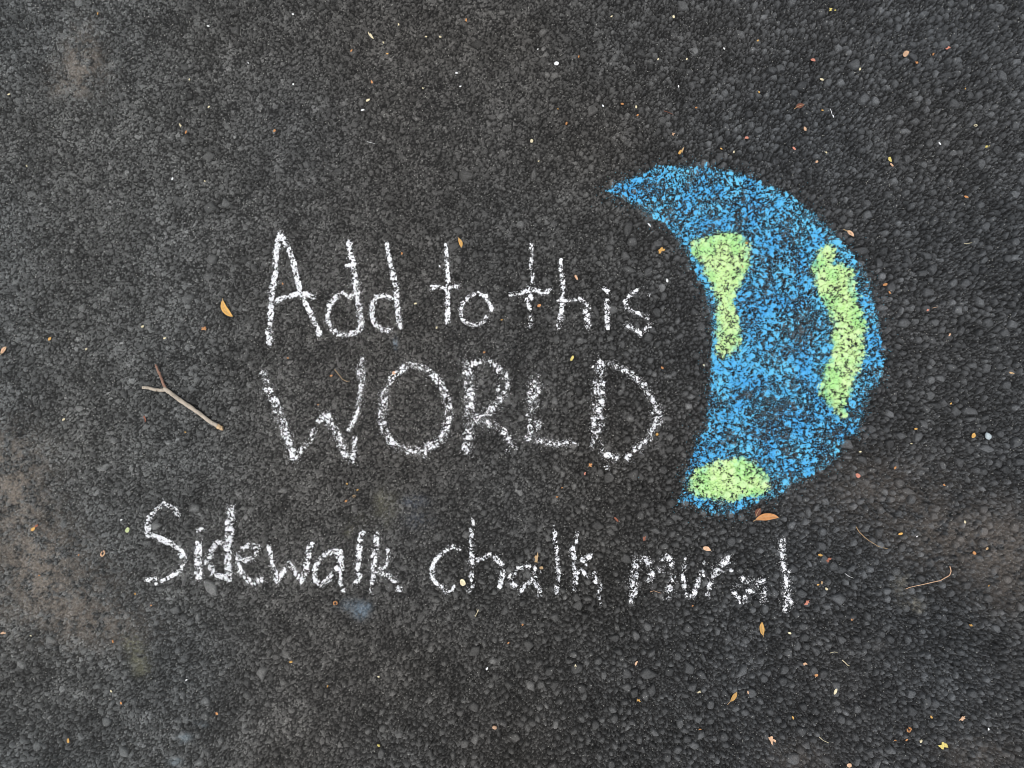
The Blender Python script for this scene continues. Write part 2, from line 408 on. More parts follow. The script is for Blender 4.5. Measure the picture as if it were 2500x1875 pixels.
# the 300 stones that show largest, each a stone of its own
def build_stone(i):
    cx, cy, rx, ry, rot, sides, off, tint = stones[i]
    K = 12; rings = (.0, .38, .66, .86, .98)
    c, s = math.cos(rot), math.sin(rot)
    wx, wy = X0 + cx * CELL, Y0 + cy * CELL
    vs_, fs = [], []
    for q in rings:
        for k in range(K if q else 1):
            th = 6.2832 * k / K; u, v = math.cos(th), math.sin(th)
            t = max([.62] + [(u * math.cos(a) + v * math.sin(a)) / o for a, o in zip(sides, off)])
            u *= q / t; v *= q / t
            x = wx + (u * rx * c - v * ry * s) * CELL; y = wy + (u * rx * s + v * ry * c) * CELL
            vs_.append((x, y, 0))
    vs_ = np.array(vs_); vs_[:, 2] = hsample(vs_[:, 0], vs_[:, 1]) + .00035
    base = vs_[-K:].copy(); base[:, 2] -= .004; vs_ = np.concatenate([vs_, base])
    for k in range(K):
        n = (k + 1) % K; fs.append((0, 1 + k, 1 + n))
        for r in range(len(rings) - 1):
            a = 1 + r * K; fs.append((a + k, a + K + k, a + K + n, a + n)) if r < len(rings) - 1 else None
    org = np.array([wx, wy, vs_[:, 2].min()])
    me = mesh_py('stone', vs_ - org, fs)
    at = me.attributes.new('Col', 'FLOAT_COLOR', 'POINT')
    ci, cj = np.clip(((vs_[:, 0] - X0) / CELL).astype(int), 0, NX - 1), np.clip(((vs_[:, 1] - Y0) / CELL).astype(int), 0, NY - 1)
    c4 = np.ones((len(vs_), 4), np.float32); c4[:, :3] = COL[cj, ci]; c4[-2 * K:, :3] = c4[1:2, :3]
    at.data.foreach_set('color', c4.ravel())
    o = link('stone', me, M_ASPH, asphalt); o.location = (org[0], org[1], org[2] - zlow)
order = sorted(range(len(stones)), key=lambda i: (-(i < BIGN), -stones[i][2] * stones[i][3]))
cnt = 0
for i in order:
    cx, cy = stones[i][:2]
    if not (30 < cx < NX - 30 and 30 < cy < NY - 30): continue
    build_stone(i); cnt += 1
    if cnt == 300: break

# ------------------------------------------------------------------ chalk: caught on the high spots of the stones
up = np.repeat(np.repeat(Hc, 2, 0), 2, 1)[:NY, :NX].copy()         # the dense mesh, brought back to the fine grid
up[:, 1:-1:2] = (Hc[:, :-1].repeat(2, 0)[:NY] + Hc[:, 1:].repeat(2, 0)[:NY]) / 2
up[1:-1:2, :] = (up[:-2:2, :] + up[2::2, :]) / 2
HZ = np.maximum(up, Hm)
HF = np.maximum(HZ, blur(HZ, 2, 2))                           # chalk dust fills the finest pits
REL = .65 * H0 + .35 * H; REL = REL - blur(REL, 9, 2); REL /= blur(np.abs(REL), 30, 1) * 1.25 + .05
GR = (vnoise(SH, 2.0, 71) - .5) * 2.2 + (vnoise(SH, 4.5, 72) - .5) * 1.8
RND = rng.random(SH).astype(np.float32)

def chalk_mesh(name, mask, y0, x0, col, parent, lift):
    """film of chalk over the cells of a mask window"""
    ny, nx = mask.shape
    ys, xs = np.nonzero(mask)
    vid = np.full((ny + 1, nx + 1), -1, np.int64)
    for dy, dx in ((0, 0), (0, 1), (1, 1), (1, 0)): vid[ys + dy, xs + dx] = 1
    vy, vx = np.nonzero(vid >= 0); vid[vy, vx] = np.arange(len(vy))
    f = np.stack([vid[ys, xs], vid[ys, xs + 1], vid[ys + 1, xs + 1], vid[ys + 1, xs]], -1)
    jit = (np.random.default_rng(len(vy)).random((len(vy), 2)) - .5) * CELL * .7
    gyi = np.clip(vy + y0, 0, NY - 1); gxi = np.clip(vx + x0, 0, NX - 1)
    v = np.stack([gx[gxi] + jit[:, 0], gy[gyi] + jit[:, 1], HF[gyi, gxi] + lift], -1)
    cc = col[np.clip(vy, 0, ny - 1), np.clip(vx, 0, nx - 1)]
    org = np.array(parent.location)
    me = mesh_np(name, v - org, f, cc)
    return link(name, me, M_CHALK, parent)

def seg_gauge(polys, crop, width):
    """window of the grid round the strokes and d/halfwidth there. polys: point lists in crop pixels, width likewise"""
    ox, oy, s = crop
    segs = []
    for p in polys:
        w = width
        if isinstance(p, tuple): w, p = p
        pts = np.array(p, float); wx, wy = ground(ox + pts[:, 0] / s, oy + pts[:, 1] / s)
        a, b_ = to_cell(wx, wy); hw = w / s * MPP / CELL / 2 * .93
        if len(a) == 1: a = np.repeat(a, 2); b_ = np.repeat(b_, 2)
        segs += [(a[i], b_[i], a[i + 1], b_[i + 1], hw) for i in range(len(a) - 1)]
    sx = [q for t in segs for q in (t[0], t[2])]; sy = [q for t in segs for q in (t[1], t[3])]
    x0, x1 = int(min(sx)) - 34, int(max(sx)) + 34; y0, y1 = int(min(sy)) - 34, int(max(sy)) + 34
    G = np.full((y1 - y0, x1 - x0), 9e9, np.float32)
    YY, XX = np.mgrid[y0:y1, x0:x1].astype(np.float32)
    for ax, ay, bx, by, hw in segs:
        vx, vy = bx - ax, by - ay; L = vx * vx + vy * vy + 1e-6
        t = np.clip(((XX - ax) * vx + (YY - ay) * vy) / L, 0, 1)
        G = np.minimum(G, np.hypot(XX - ax - t * vx, YY - ay - t * vy) / hw)
    return G, y0, x0
WHITE = np.array([.88, .895, .92], np.float32)
LETTERS = iter('AddtothisWORLDSidewalkchalkmural')
def letter(polys, crop, width, press, parent):
    G, y0, x0 = seg_gauge(polys, crop, width)
    sl = np.s_[y0:y0 + G.shape[0], x0:x0 + G.shape[1]]
    low = vnoise(G.shape, 14, y0 + x0) - .5
    sc = .6 * REL[sl] + .95 * GR[sl] + press - .68 + 1.5 * (vnoise(G.shape, 7, y0 + x0 + 1) - .5) + 1.3 * low - 1.6 * np.clip(G - .55, 0, 3) ** 1.5 * 2
    m = (sc > 0) & (G < 1.35)
    m |= (G < 1.1) & (RND[sl] < .10)
    m |= RND[sl] < .07 * np.exp(-np.clip(G - 1, 0, 9) * 2.4)
    sh = np.clip(.92 + .1 * sc, .85, 1.0)[..., None] * WHITE
    o = chalk_mesh('letter', m, y0, x0, sh, parent, .0008)
    o['label'] = 'white chalk letter ' + next(LETTERS)
    return o

def line(px, py, label):
    x, y = ground(px, py)
    return tag(empty('chalk_writing', (float(x), float(y), 0)), label, 'chalk writing', 'white chalk lines of writing on the asphalt')
cA = (600, 540, 3.687); cB = (1000, 540, 3.403); cC = (600, 840, 3.687); cD = (1060, 840, 3.687)
cE = (330, 1200, 3.16); cF = (1000, 1230, 4.424); cG = (1450, 1230, 3.687)
t1 = line(1100, 800, 'white chalk handwriting reading Add to this, above the word WORLD')
letter([(52, [(300, 115), (270, 300), (265, 480), (235, 620), (225, 800), (215, 930)]), (60, [(205, 990), (210, 1090)]), (50, [(320, 130), (370, 220), (430, 370), (450, 480), (482, 610)]),
        (48, [(250, 735), (310, 705), (400, 675), (480, 652), (550, 660), (605, 682)]), (52, [(510, 690), (560, 790), (610, 900), (660, 1010)])], cA, 52, 1.15, t1)
letter([(52, [(930, 195), (945, 300), (960, 370), (975, 480), (985, 560)]), (78, [(985, 560), (1000, 640)]), (40, [(900, 400), (980, 385)]), (50, [(870, 650), (920, 672), (980, 690)]),
        (62, [(1000, 700), (1020, 800), (1040, 960)]), (50, [(830, 670), (770, 730), (735, 800), (735, 900), (770, 970), (830, 1015), (910, 1030), (980, 1005), (1025, 970)])], cA, 55, .95, t1)
letter([(40, [(1268, 212), (1290, 340), (1320, 460)]), (52, [(1320, 460), (1350, 600), (1358, 720), (1370, 860), (1385, 950)]),
        (50, [(1310, 692), (1250, 672), (1175, 682), (1135, 760), (1130, 850), (1170, 930), (1230, 980), (1300, 985)])], cA, 50, 1.0, t1)
letter([(28, [(1798, 215), (1805, 260)]), (44, [(1805, 280), (1812, 430), (1820, 540), (1815, 660), (1815, 800), (1815, 915)]), (42, [(1665, 600), (1720, 590), (1810, 603), (1905, 592)])], cA, 44, 1.05, t1)
letter([(36, [(640, 800), (600, 850), (530, 865), (460, 848), (430, 800), (420, 740), (440, 680), (500, 625), (560, 597), (630, 625), (662, 690), (680, 735)])], cB, 36, .95, t1)
letter([(34, [(1010, 195), (1010, 300), (1005, 390)]), (36, [(1020, 430), (1020, 515)]), (46, [(985, 560), (1010, 640)]), (34, [(968, 650), (1000, 740)]), (44, [(1003, 800), (1000, 870)]),
        (42, [(840, 608), (900, 602), (980, 575), (1060, 572), (1110, 605)]), (38, [(1140, 590), (1168, 560)])], cB, 40, .75, t1)
letter([(34, [(1255, 325), (1255, 410)]), (40, [(1265, 440), (1270, 510)]), (40, [(1275, 555), (1262, 650)]), (50, [(1265, 700), (1252, 800), (1238, 880)]),
        (36, [(1232, 660), (1320, 657), (1400, 645), (1460, 672), (1492, 720)]), (52, [(1460, 750), (1475, 800), (1480, 870)])], cB, 42, .85, t1)
letter([(36, [(1615, 555), (1648, 590)]), (48, [(1640, 668), (1640, 760), (1640, 880)])], cB, 44, .95, t1)
letter([(14, [(1940, 540)]), (16, [(1975, 556)]), (16, [(1992, 600), (1990, 625)]), (40, [(1890, 582), (1830, 612), (1790, 665), (1800, 710), (1850, 750), (1920, 775), (1980, 802)]),
        (46, [(1805, 865), (1850, 890)]), (44, [(1890, 910), (1915, 935)]), (44, [(1965, 905), (1992, 865)])], cB, 42, .85, t1)
t2 = line(1100, 1130, 'large white chalk capitals reading WORLD, between two lines of smaller writing')
letter([(60, [(155, 260), (185, 350)]), (80, [(195, 400), (260, 530), (310, 650), (360, 800), (395, 920), (430, 1030)]), (52, [(450, 1020), (500, 950), (570, 880), (615, 775)]),
        (60, [(660, 690), (710, 640), (740, 640)]), (78, [(735, 650), (760, 730), (820, 810), (860, 910), (900, 1000)]), (50, [(955, 1055), (972, 960), (980, 850)]),
        (50, [(930, 770), (970, 690), (1000, 600)]), (52, [(1000, 600), (1020, 500), (1040, 400), (1050, 335)]), (85, [(1035, 280), (1035, 230)]), (45, [(1035, 180), (1045, 140)])], cC, 70, .5, t2)
letter([(62, [(1330, 280), (1260, 400)]), (82, [(1245, 450), (1235, 570), (1220, 660)]), (72, [(1220, 660), (1245, 780), (1290, 870), (1370, 930), (1470, 960), (1560, 955)]), (40, [(1600, 950), (1610, 1015)]),
        (78, [(1640, 925), (1700, 910), (1780, 830), (1815, 700), (1825, 580)]), (72, [(1825, 560), (1805, 470), (1740, 340)]), (62, [(1740, 340), (1660, 250), (1560, 200), (1460, 190), (1390, 240), (1330, 280)])], cC, 72, .5, t2)
letter([(98, [(300, 195), (310, 290), (315, 400), (320, 520), (320, 640)]), (100, [(315, 740), (312, 830)]), (100, [(298, 920), (292, 955)]), (60, [(300, 190), (360, 172), (430, 150), (500, 160), (570, 210), (605, 290)]),
        (46, [(640, 260), (650, 310)]), (34, [(575, 370), (570, 430)]), (50, [(662, 350), (655, 400)]), (84, [(620, 455), (560, 540), (500, 600), (430, 655), (375, 680)]),
        (74, [(430, 690), (520, 730), (600, 780), (660, 850), (690, 910)]), (60, [(660, 950)]), (40, [(735, 940)])], cD, 90, .3, t2)
letter([(44, [(868, 300)]), (44, [(935, 288)]), (110, [(905, 370), (895, 460), (892, 560)]), (60, [(880, 610)]), (40, [(838, 640)]), (44, [(858, 690)]), (60, [(925, 700), (930, 750)]), (56, [(860, 745), (868, 800)]),
        (60, [(830, 850), (900, 860), (1000, 880), (1100, 900), (1200, 890)]), (32, [(1200, 890), (1260, 885), (1295, 905)])], cD, 90, .3, t2)
letter([(88, [(1500, 180), (1495, 250)]), (116, [(1483, 350), (1480, 470), (1475, 570), (1470, 680), (1465, 760)]), (60, [(1450, 830)]), (40, [(1430, 860), (1418, 930)]), (46, [(1498, 890), (1512, 965)]),
        (40, [(1560, 170)]), (60, [(1605, 180), (1720, 240)]), (72, [(1720, 240), (1820, 310), (1900, 390), (1950, 480), (2000, 560)]), (100, [(2010, 620), (2010, 680)]), (60, [(1990, 720), (1950, 790), (1930, 860), (1850, 920), (1800, 945)]),
        (44, [(1865, 972)]), (76, [(1745, 1018)]), (70, [(1640, 1020), (1540, 992)]), (50, [(1620, 1050)]), (56, [(1550, 1108)])], cD, 90, .4, t2)
t3 = line(1130, 1480, 'white chalk handwriting reading Sidewalk chalk mural, below the word WORLD')
letter([(38, [(335, 185), (300, 130), (222, 97), (160, 140), (112, 200)]), (46, [(112, 200), (92, 270), (100, 325)]), (44, [(100, 330), (180, 360), (270, 400), (330, 440), (370, 500)]), (34, [(385, 530), (350, 600), (290, 650), (210, 688)]), (40, [(150, 675), (95, 680)]), (26, [(160, 715)])], cE, 44, 1.1, t3)
letter([(34, [(480, 305), (515, 292)]), (58, [(485, 410), (480, 500), (485, 600), (490, 670)])], cE, 55, .9, t3)
letter([(62, [(735, 135), (728, 230), (725, 330), (720, 390)]), (60, [(715, 430), (718, 560), (718, 670)]), (46, [(700, 405), (640, 395), (600, 430), (575, 500), (550, 540)]), (46, [(580, 575), (600, 630), (650, 660), (710, 672)])], cE, 60, .9, t3)
letter([(44, [(820, 535), (900, 515), (945, 470), (940, 430), (880, 415), (835, 440)]), (52, [(800, 490), (790, 560), (810, 620), (860, 670), (910, 700), (965, 682)])], cE, 48, .8, t3)
letter([(36, [(1032, 425), (1045, 500), (1050, 530)]), (44, [(1060, 570), (1095, 690)]), (40, [(1105, 670), (1150, 620), (1180, 550), (1220, 600), (1270, 680)]), (52, [(1280, 690), (1310, 630), (1320, 560)]), (44, [(1330, 520), (1335, 460), (1355, 410)])], cE, 44, .75, t3)
letter([(42, [(1580, 470), (1520, 460), (1460, 490), (1410, 540), (1375, 620), (1390, 690), (1430, 720), (1490, 680), (1550, 600)]), (56, [(1580, 500), (1585, 590)]), (38, [(1575, 600), (1582, 720)]), (34, [(1605, 765)])], cE, 44, .85, t3)
letter([(44, [(1748, 318)]), (42, [(1735, 360), (1728, 470), (1715, 600)]), (52, [(1725, 655), (1705, 700)])], cE, 44, .95, t3)
letter([(48, [(1858, 335), (1860, 420), (1842, 500), (1840, 600)]), (44, [(1835, 600), (1825, 700)]), (40, [(1812, 770)]), (34, [(1948, 450), (1955, 520), (1920, 585), (1850, 612)]), (44, [(1860, 615), (1950, 650), (2000, 690)]), (54, [(2035, 755)])], cE, 46, .75, t3)
letter([(46, [(535, 485), (470, 465), (400, 500), (330, 560)]), (54, [(300, 580), (260, 640), (240, 700), (240, 790)]), (54, [(250, 810), (290, 860), (350, 900), (390, 945)]), (30, [(420, 950), (460, 940), (475, 890)])], cF, 52, 1.0, t3)
letter([(34, [(678, 165), (686, 230)]), (52, [(668, 285), (665, 400), (670, 500), (670, 570)]), (70, [(670, 620), (675, 690)]), (54, [(665, 760), (665, 810)]), (38, [(680, 860), (675, 895)]), (60, [(640, 935)]), (52, [(725, 608), (800, 590), (860, 555)]), (64, [(920, 590), (990, 650)]), (64, [(1000, 735), (985, 830), (980, 885)])], cF, 54, .75, t3)
letter([(50, [(1285, 680), (1220, 690), (1160, 702)]), (66, [(1120, 755), (1080, 800)]), (52, [(1100, 860), (1140, 895)]), (44, [(1355, 690), (1340, 750)]), (54, [(1350, 800), (1290, 860), (1220, 910), (1200, 945)]), (54, [(1335, 830), (1370, 880), (1410, 925), (1400, 985)]), (30, [(1415, 740)])], cF, 52, .75, t3)
letter([(30, [(1555, 235), (1560, 270)]), (46, [(1570, 310), (1570, 410)]), (48, [(1580, 470), (1592, 560), (1600, 700), (1605, 830)]), (54, [(1590, 910), (1580, 960)])], cF, 48, .95, t3)
letter([(40, [(1805, 315), (1800, 420)]), (62, [(1752, 490), (1780, 590)]), (58, [(1775, 650), (1780, 720)]), (60, [(1790, 760), (1785, 850)]), (48, [(1778, 920)]), (60, [(1945, 565), (1870, 605)]), (30, [(1905, 660)]), (48, [(1800, 750), (1850, 720), (1920, 785)]), (50, [(1995, 755), (2005, 860)]), (46, [(2070, 890), (2045, 970)]), (44, [(2045, 1015)]), (40, [(2065, 1072)])], cF, 50, .75, t3)
letter([(80, [(385, 515), (370, 600), (358, 690)]), (84, [(355, 730), (358, 810)]), (40, [(330, 830), (328, 880)]), (58, [(400, 515), (460, 500), (495, 535)]), (70, [(515, 600), (505, 690)]), (68, [(605, 595)]), (44, [(610, 500)]), (56, [(660, 480), (695, 520)]), (58, [(700, 550)]), (72, [(710, 680)]), (84, [(682, 775)]), (40, [(670, 852)])], cG, 70, .55, t3)
letter([(36, [(830, 495)]), (40, [(815, 550), (812, 600)]), (46, [(800, 650), (812, 760)]), (42, [(830, 820)]), (54, [(880, 825), (910, 790)]), (62, [(930, 735), (970, 660)]), (40, [(972, 605)]), (40, [(995, 540)])], cG, 46, .7, t3)
letter([(54, [(1030, 820)]), (46, [(1040, 760), (1060, 680), (1080, 640), (1150, 615)]), (48, [(1075, 580), (1115, 600)]), (76, [(1165, 540), (1205, 500)]), (38, [(1230, 600)])], cG, 46, .7, t3)
letter([(54, [(1335, 680)]), (52, [(1385, 705), (1425, 685)]), (72, [(1480, 720), (1520, 705)]), (46, [(1295, 742)]), (42, [(1385, 790), (1430, 792)]), (44, [(1255, 790), (1300, 855)]), (46, [(1360, 848)]), (38, [(1350, 890)]), (64, [(1530, 790), (1525, 890)]), (20, [(1310, 890)])], cG, 50, .65, t3)
letter([(50, [(1708, 322)]), (62, [(1700, 365), (1708, 500), (1712, 560)]), (72, [(1735, 610), (1740, 700)]), (76, [(1735, 740), (1738, 820)]), (80, [(1748, 870), (1740, 930)]), (36, [(1722, 970)])], cG, 70, .7, t3)

# the half globe
hH = (1440, 370, 2.9105); hI = (1600, 780, 3.253)
def crop_pts(seq):
    out = []
    for cr, pts in seq:
        for x, y in pts: out.append((cr[0] + x / cr[2], cr[1] + y / cr[2]))
    return np.array(out)
EARTH = crop_pts([(hH, [(115, 280), (200, 220), (330, 170), (480, 105), (600, 95), (760, 95), (900, 120), (1050, 145), (1150, 180), (1230, 230), (1340, 260), (1420, 300), (1520, 380), (1640, 470), (1720, 560), (1790, 640), (1860, 710), (1920, 800), (1960, 870), (2000, 960), (2030, 1070), (2060, 1180)]),
                  (hI, [(1790, 100), (1815, 250), (1810, 450), (1770, 520), (1710, 570), (1680, 680), (1650, 770), (1620, 910), (1510, 930), (1490, 1000), (1440, 1110), (1340, 1190), (1220, 1250), (1090, 1310), (1020, 1380), (930, 1430), (830, 1430), (740, 1500), (600, 1550), (450, 1560), (340, 1500), (270, 1470), (180, 1460), (220, 1330), (240, 1210), (290, 1090), (330, 950), (400, 880), (410, 740), (415, 620), (430, 500), (440, 380), (450, 210), (440, 60)]),
                  (hH, [(870, 1270), (840, 1100), (800, 960), (740, 850), (690, 730), (610, 610), (540, 530), (450, 480), (350, 400), (240, 340)])])
LANDS = [crop_pts([(hH, [(750, 620), (860, 590), (960, 550), (1060, 580), (1130, 650), (1150, 760), (1130, 850), (1090, 920), (1040, 980), (1030, 1060), (1040, 1150), (1080, 1250)]), (hI, [(690, 100), (700, 170), (660, 230), (620, 270), (560, 325), (520, 335), (480, 260), (470, 150), (460, 60)]),
                   (hH, [(900, 1270), (890, 1150), (890, 1030), (850, 930), (800, 830), (720, 720), (690, 640)])]),
         crop_pts([(hH, [(1630, 700), (1680, 655), (1740, 670), (1770, 720), (1735, 790), (1790, 790), (1850, 820), (1890, 860), (1880, 960), (1920, 1080), (1970, 1200), (1975, 1290)]), (hI, [(1680, 60), (1670, 250), (1640, 400), (1590, 470), (1580, 570), (1510, 680), (1505, 790), (1470, 800), (1440, 740), (1370, 680), (1310, 590), (1310, 430), (1390, 300), (1400, 150), (1410, 20)]),
                   (hH, [(1720, 1230), (1700, 1150), (1650, 1060), (1600, 950), (1570, 830), (1600, 760)])]),
         crop_pts([(hI, [(330, 1180), (440, 1130), (540, 1110), (680, 1085), (760, 1110), (840, 1180), (900, 1250), (910, 1330), (860, 1390), (740, 1420), (560, 1450), (420, 1440), (310, 1420), (250, 1350), (270, 1260)])])]
gxw, gyw = ground(EARTH[:, 0], EARTH[:, 1]); ga, gb = to_cell(gxw, gyw)
QX0, QX1, QY0, QY1 = int(ga.min()) - 40, int(ga.max()) + 40, int(gb.min()) - 40, int(gb.max()) + 40
QY, QX = np.mgrid[QY0:QY1, QX0:QX1].astype(np.float32); QS = np.s_[QY0:QY1, QX0:QX1]
def signed(poly):
    """signed distance in cells to a closed outline in photo pixels, positive inside"""
    wx, wy = ground(poly[:, 0], poly[:, 1]); a, b_ = to_cell(wx, wy)
    d = np.full(QX.shape, 9e9, np.float32); ins = np.zeros(QX.shape, bool)
    for i in range(len(a)):
        ax, ay, bx, by = a[i - 1], b_[i - 1], a[i], b_[i]
        vx, vy = bx - ax, by - ay; L = vx * vx + vy * vy + 1e-6
        t = np.clip(((QX - ax) * vx + (QY - ay) * vy) / L, 0, 1)
        d = np.minimum(d, np.hypot(QX - ax - t * vx, QY - ay - t * vy))
        cr = (ay > QY) != (by > QY)
        ins ^= cr & (QX < (bx - ax) * (QY - ay) / (by - ay + 1e-9) + ax)
    return np.where(ins, d, -d)
SE = signed(EARTH); SL = [signed(p) for p in LANDS]
wob = (vnoise(SE.shape, 16, 81) - .5) * 12 + (vnoise(SE.shape, 6, 82) - .5) * 7
thin = field_blobs([(1750, 480, 60, 30, .5), (1975, 800, 55, 50, .9), (1960, 720, 40, 50, .5), (1900, 985, 60, 40, .7), (1985, 1020, 40, 40, .6), (1990, 1100, 60, 50, .7), (1700, 1110, 80, 30, .6),
                    (1700, 440, 50, 24, .5), (1860, 560, 26, 30, .7), (2110, 990, 30, 60, .5), (1820, 1080, 50, 30, .4), (1700, 930, 50, 60, .25), (1640, 1030, 60, 40, .2)])[QS]
lowb = vnoise(SE.shape, 28, 83) - .5
sl_max = np.maximum.reduce(SL)
sc = .6 * REL[QS] + .95 * GR[QS] - .10 - thin * .8 + 1.6 * (vnoise(SE.shape, 9, 94) - .5) + 1.3 * lowb + .8 * (vnoise(SE.shape, 40, 93) - .5) - np.clip(6 - SE - wob, 0, 40) * .22 - np.clip(sl_max + wob * .5 - 3, 0, 30) * .22
blue = (sc > 0) & (SE + wob > -7)
blue |= (SE > 0) & (RND[QS] < .13) & (sl_max < 4)
blue |= RND[QS] < .035 * np.exp(np.clip(SE, -60, 0) / 9)
b1, b2 = np.array([.15, .55, .80], np.float32), np.array([.095, .43, .77], np.float32)
mixb = np.clip(.5 + 1.3 * (vnoise(SE.shape, 40, 84) - .5) + .25 * (sc - .5), 0, 1)[..., None]
bcol = (b2 * mixb + b1 * (1 - mixb)) * np.clip(.95 + .08 * sc, .85, 1.06)[..., None]
bcol = bcol + np.array([.05, .06, .05], np.float32) * np.clip(vnoise(SE.shape, 5, 85) - .6, 0, 1)[..., None]
e0 = ground(1850, 850)
globe = tag(empty('chalk_globe', (float(e0[0]), float(e0[1]), 0)), 'half globe drawn in blue and green chalk beside the white lettering', 'chalk drawing')
chalk_mesh('ocean', blue, QY0, QX0, bcol, globe, .0007)
for k, S in enumerate(SL):
    sg = .5 * REL[QS] + .95 * GR[QS] + .75 + 1.4 * (vnoise(SE.shape, 9, 95) - .5) + .9 * (vnoise(SE.shape, 26, 86) - .5) - np.clip(8 - S - wob, 0, 40) * .17
    g = (sg > 0) & (S + wob > -5)
    g |= (S > 2) & (RND[QS] < .2)
    g |= RND[QS] < .03 * np.exp(np.clip(S, -60, 0) / 6)
    g1, g2, g3 = np.array([.63, .84, .42], np.float32), np.array([.49, .80, .36], np.float32), np.array([.20, .62, .52], np.float32)
    mg = np.clip((vnoise(SE.shape, 30, 87 + k) - .42) * 2.2, 0, 1)[..., None]
    me_ = np.clip(1 - (S + wob) / 22, 0, 1)[..., None] * np.clip((vnoise(SE.shape, 9, 90 + k) - .45) * 2.5, 0, .7)[..., None]
    gc = g1 * (1 - mg) + g2 * mg; gc = gc * (1 - me_) + g3 * me_
    gc = gc * np.clip(.86 + .1 * sg, .7, 1.05)[..., None]
    ys, xs = np.nonzero(g); a0, a1, c0, c1 = ys.min(), ys.max() + 1, xs.min(), xs.max() + 1
    chalk_mesh('land', g[a0:a1, c0:c1], QY0 + a0, QX0 + c0, gc[a0:a1, c0:c1], globe, .0011)

# ------------------------------------------------------------------ things lying on the asphalt
def top_of(x, y, r):
    """high spots of the surface under a small thing"""
    a, b_ = to_cell(x, y); r = max(int(r / CELL), 2)
    w = HZ[max(int(b_) - r, 0):int(b_) + r + 1, max(int(a) - r, 0):int(a) + r + 1]
    return float(np.percentile(w, 88)) if w.size else 0.0

def tube(pts, rad, K=8, bump=0.0):
    """tapered tube along pts with radius per point, closed ends"""
    pts = [Vector(p) for p in pts]; vs_, fs = [], []
    n = len(pts)
    for i, p in enumerate(pts):
        d = (pts[min(i + 1, n - 1)] - pts[max(i - 1, 0)]).normalized()
        s = d.cross(Vector((0, 0, 1)))
        s = s.normalized() if s.length > 1e-6 else Vector((1, 0, 0)); t = s.cross(d)
        for k in range(K):
            a = 6.2832 * k / K; r = rad[i] * (1 + random.uniform(-bump, bump))
            vs_.append(p + (s * math.cos(a) + t * math.sin(a)) * r)
    for i in range(n - 1):
        for k in range(K):
            m = (k + 1) % K; fs.append((i * K + k, i * K + m, i * K + K + m, i * K + K + k))
    fs.append(tuple(range(K - 1, -1, -1))); fs.append(tuple((n - 1) * K + k for k in range(K)))
    return vs_, fs

def densify(pts, m):
    out = []
    for i in range(len(pts) - 1):
        for j in range(m):
            f = j / m; out.append(tuple(a * (1 - f) + b * f for a, b in zip(pts[i], pts[i + 1])))
    out.append(tuple(pts[-1])); return out

def solid_sheet(name, rows, thick):
    """rows: list of equally long point rows; makes a thin closed sheet"""
    n, m = len(rows), len(rows[0]); vs_ = [p for r in rows for p in r]
    N = n * m; vs_ += [(x, y, z - thick) for x, y, z in vs_]; fs = []
    for i in range(n - 1):
        for j in range(m - 1):
            a = i * m + j; fs.append((a, a + 1, a + m + 1, a + m)); fs.append((N + a, N + a + m, N + a + m + 1, N + a + 1))
    rim = [j for j in range(m)] + [i * m + m - 1 for i in range(1, n)] + [(n - 1) * m + j for j in range(m - 2, -1, -1)] + [i * m for i in range(n - 2, 0, -1)]
    for a, b_ in zip(rim, rim[1:] + rim[:1]): fs.append((a, N + a, N + b_, b_))
    return mesh_py(name, vs_, fs)

def blade_rows(L, W, bend, fold, curl, prof, wave=.0, n=13, m=7, seed=0):
    r = random.Random(seed); ph = r.random() * 6
    rows = []
    for i in range(n):
        s = i / (n - 1); w = W * prof(s) / 2 + 1e-5
        cx, cy = (s - .5) * L, bend * L * (1 - (2 * s - 1) ** 2)
        dx, dy = L, bend * L * -4 * (2 * s - 1); q = math.hypot(dx, dy); nx, ny = -dy / q, dx / q
        row = []
        for j in range(m):
            t = 2 * j / (m - 1) - 1
            e = 1 + wave * math.sin(9 * s + ph + t)
            z = fold * abs(t) * w + curl * L * (2 * s - 1) ** 2 + wave * W * .35 * math.sin(8 * s + ph) * t
            row.append((cx + nx * t * w * e, cy + ny * t * w * e, z))
        rows.append(row)
    return rows
lens_prof = lambda s: max(math.sin(math.pi * s) ** .8, 0)
seed_prof = lambda s: max(math.sin(math.pi * s ** .8) ** .7, 0)

def place(o, px, py, ang, r, dz=-.0004):
    x, y = ground(px, py); o.location = (float(x), float(y), top_of(x, y, r) + dz); o.rotation_euler.z = math.radians(ang)

def leaf(px, py, L, W, ang, col, bend, fold, curl, label, stalk=.12, wave=.06):
    L *= MPP; W *= MPP
    e = empty('leaf', (0, 0, 0)); place(e, px, py, ang, L * .35)
    rows = blade_rows(L, W, bend, fold, curl, lens_prof, wave, seed=px)
    zmin = min(p[2] for r in rows for p in r)
    rows = [[(x, y, z - zmin) for x, y, z in r] for r in rows]
    link('blade', solid_sheet('blade', rows, .00035), MATS[col], e)
    mid = [tuple(np.array(r[3]) + (0, 0, .0001)) for r in rows]
    d = np.array(mid[0]) - np.array(mid[1]); d /= np.linalg.norm(d)
    mid = [tuple(np.array(mid[0]) + d * L * stalk)] + mid
    v, f = tube(mid, [.0007] + [.0006 * (1 - .6 * i / len(rows)) for i in range(len(rows))], 6)
    link('midrib', mesh_py('midrib', v, f), MATS['T'], e)
    tag(e, label, 'leaf', 'dry leaves on the asphalt')
    return e

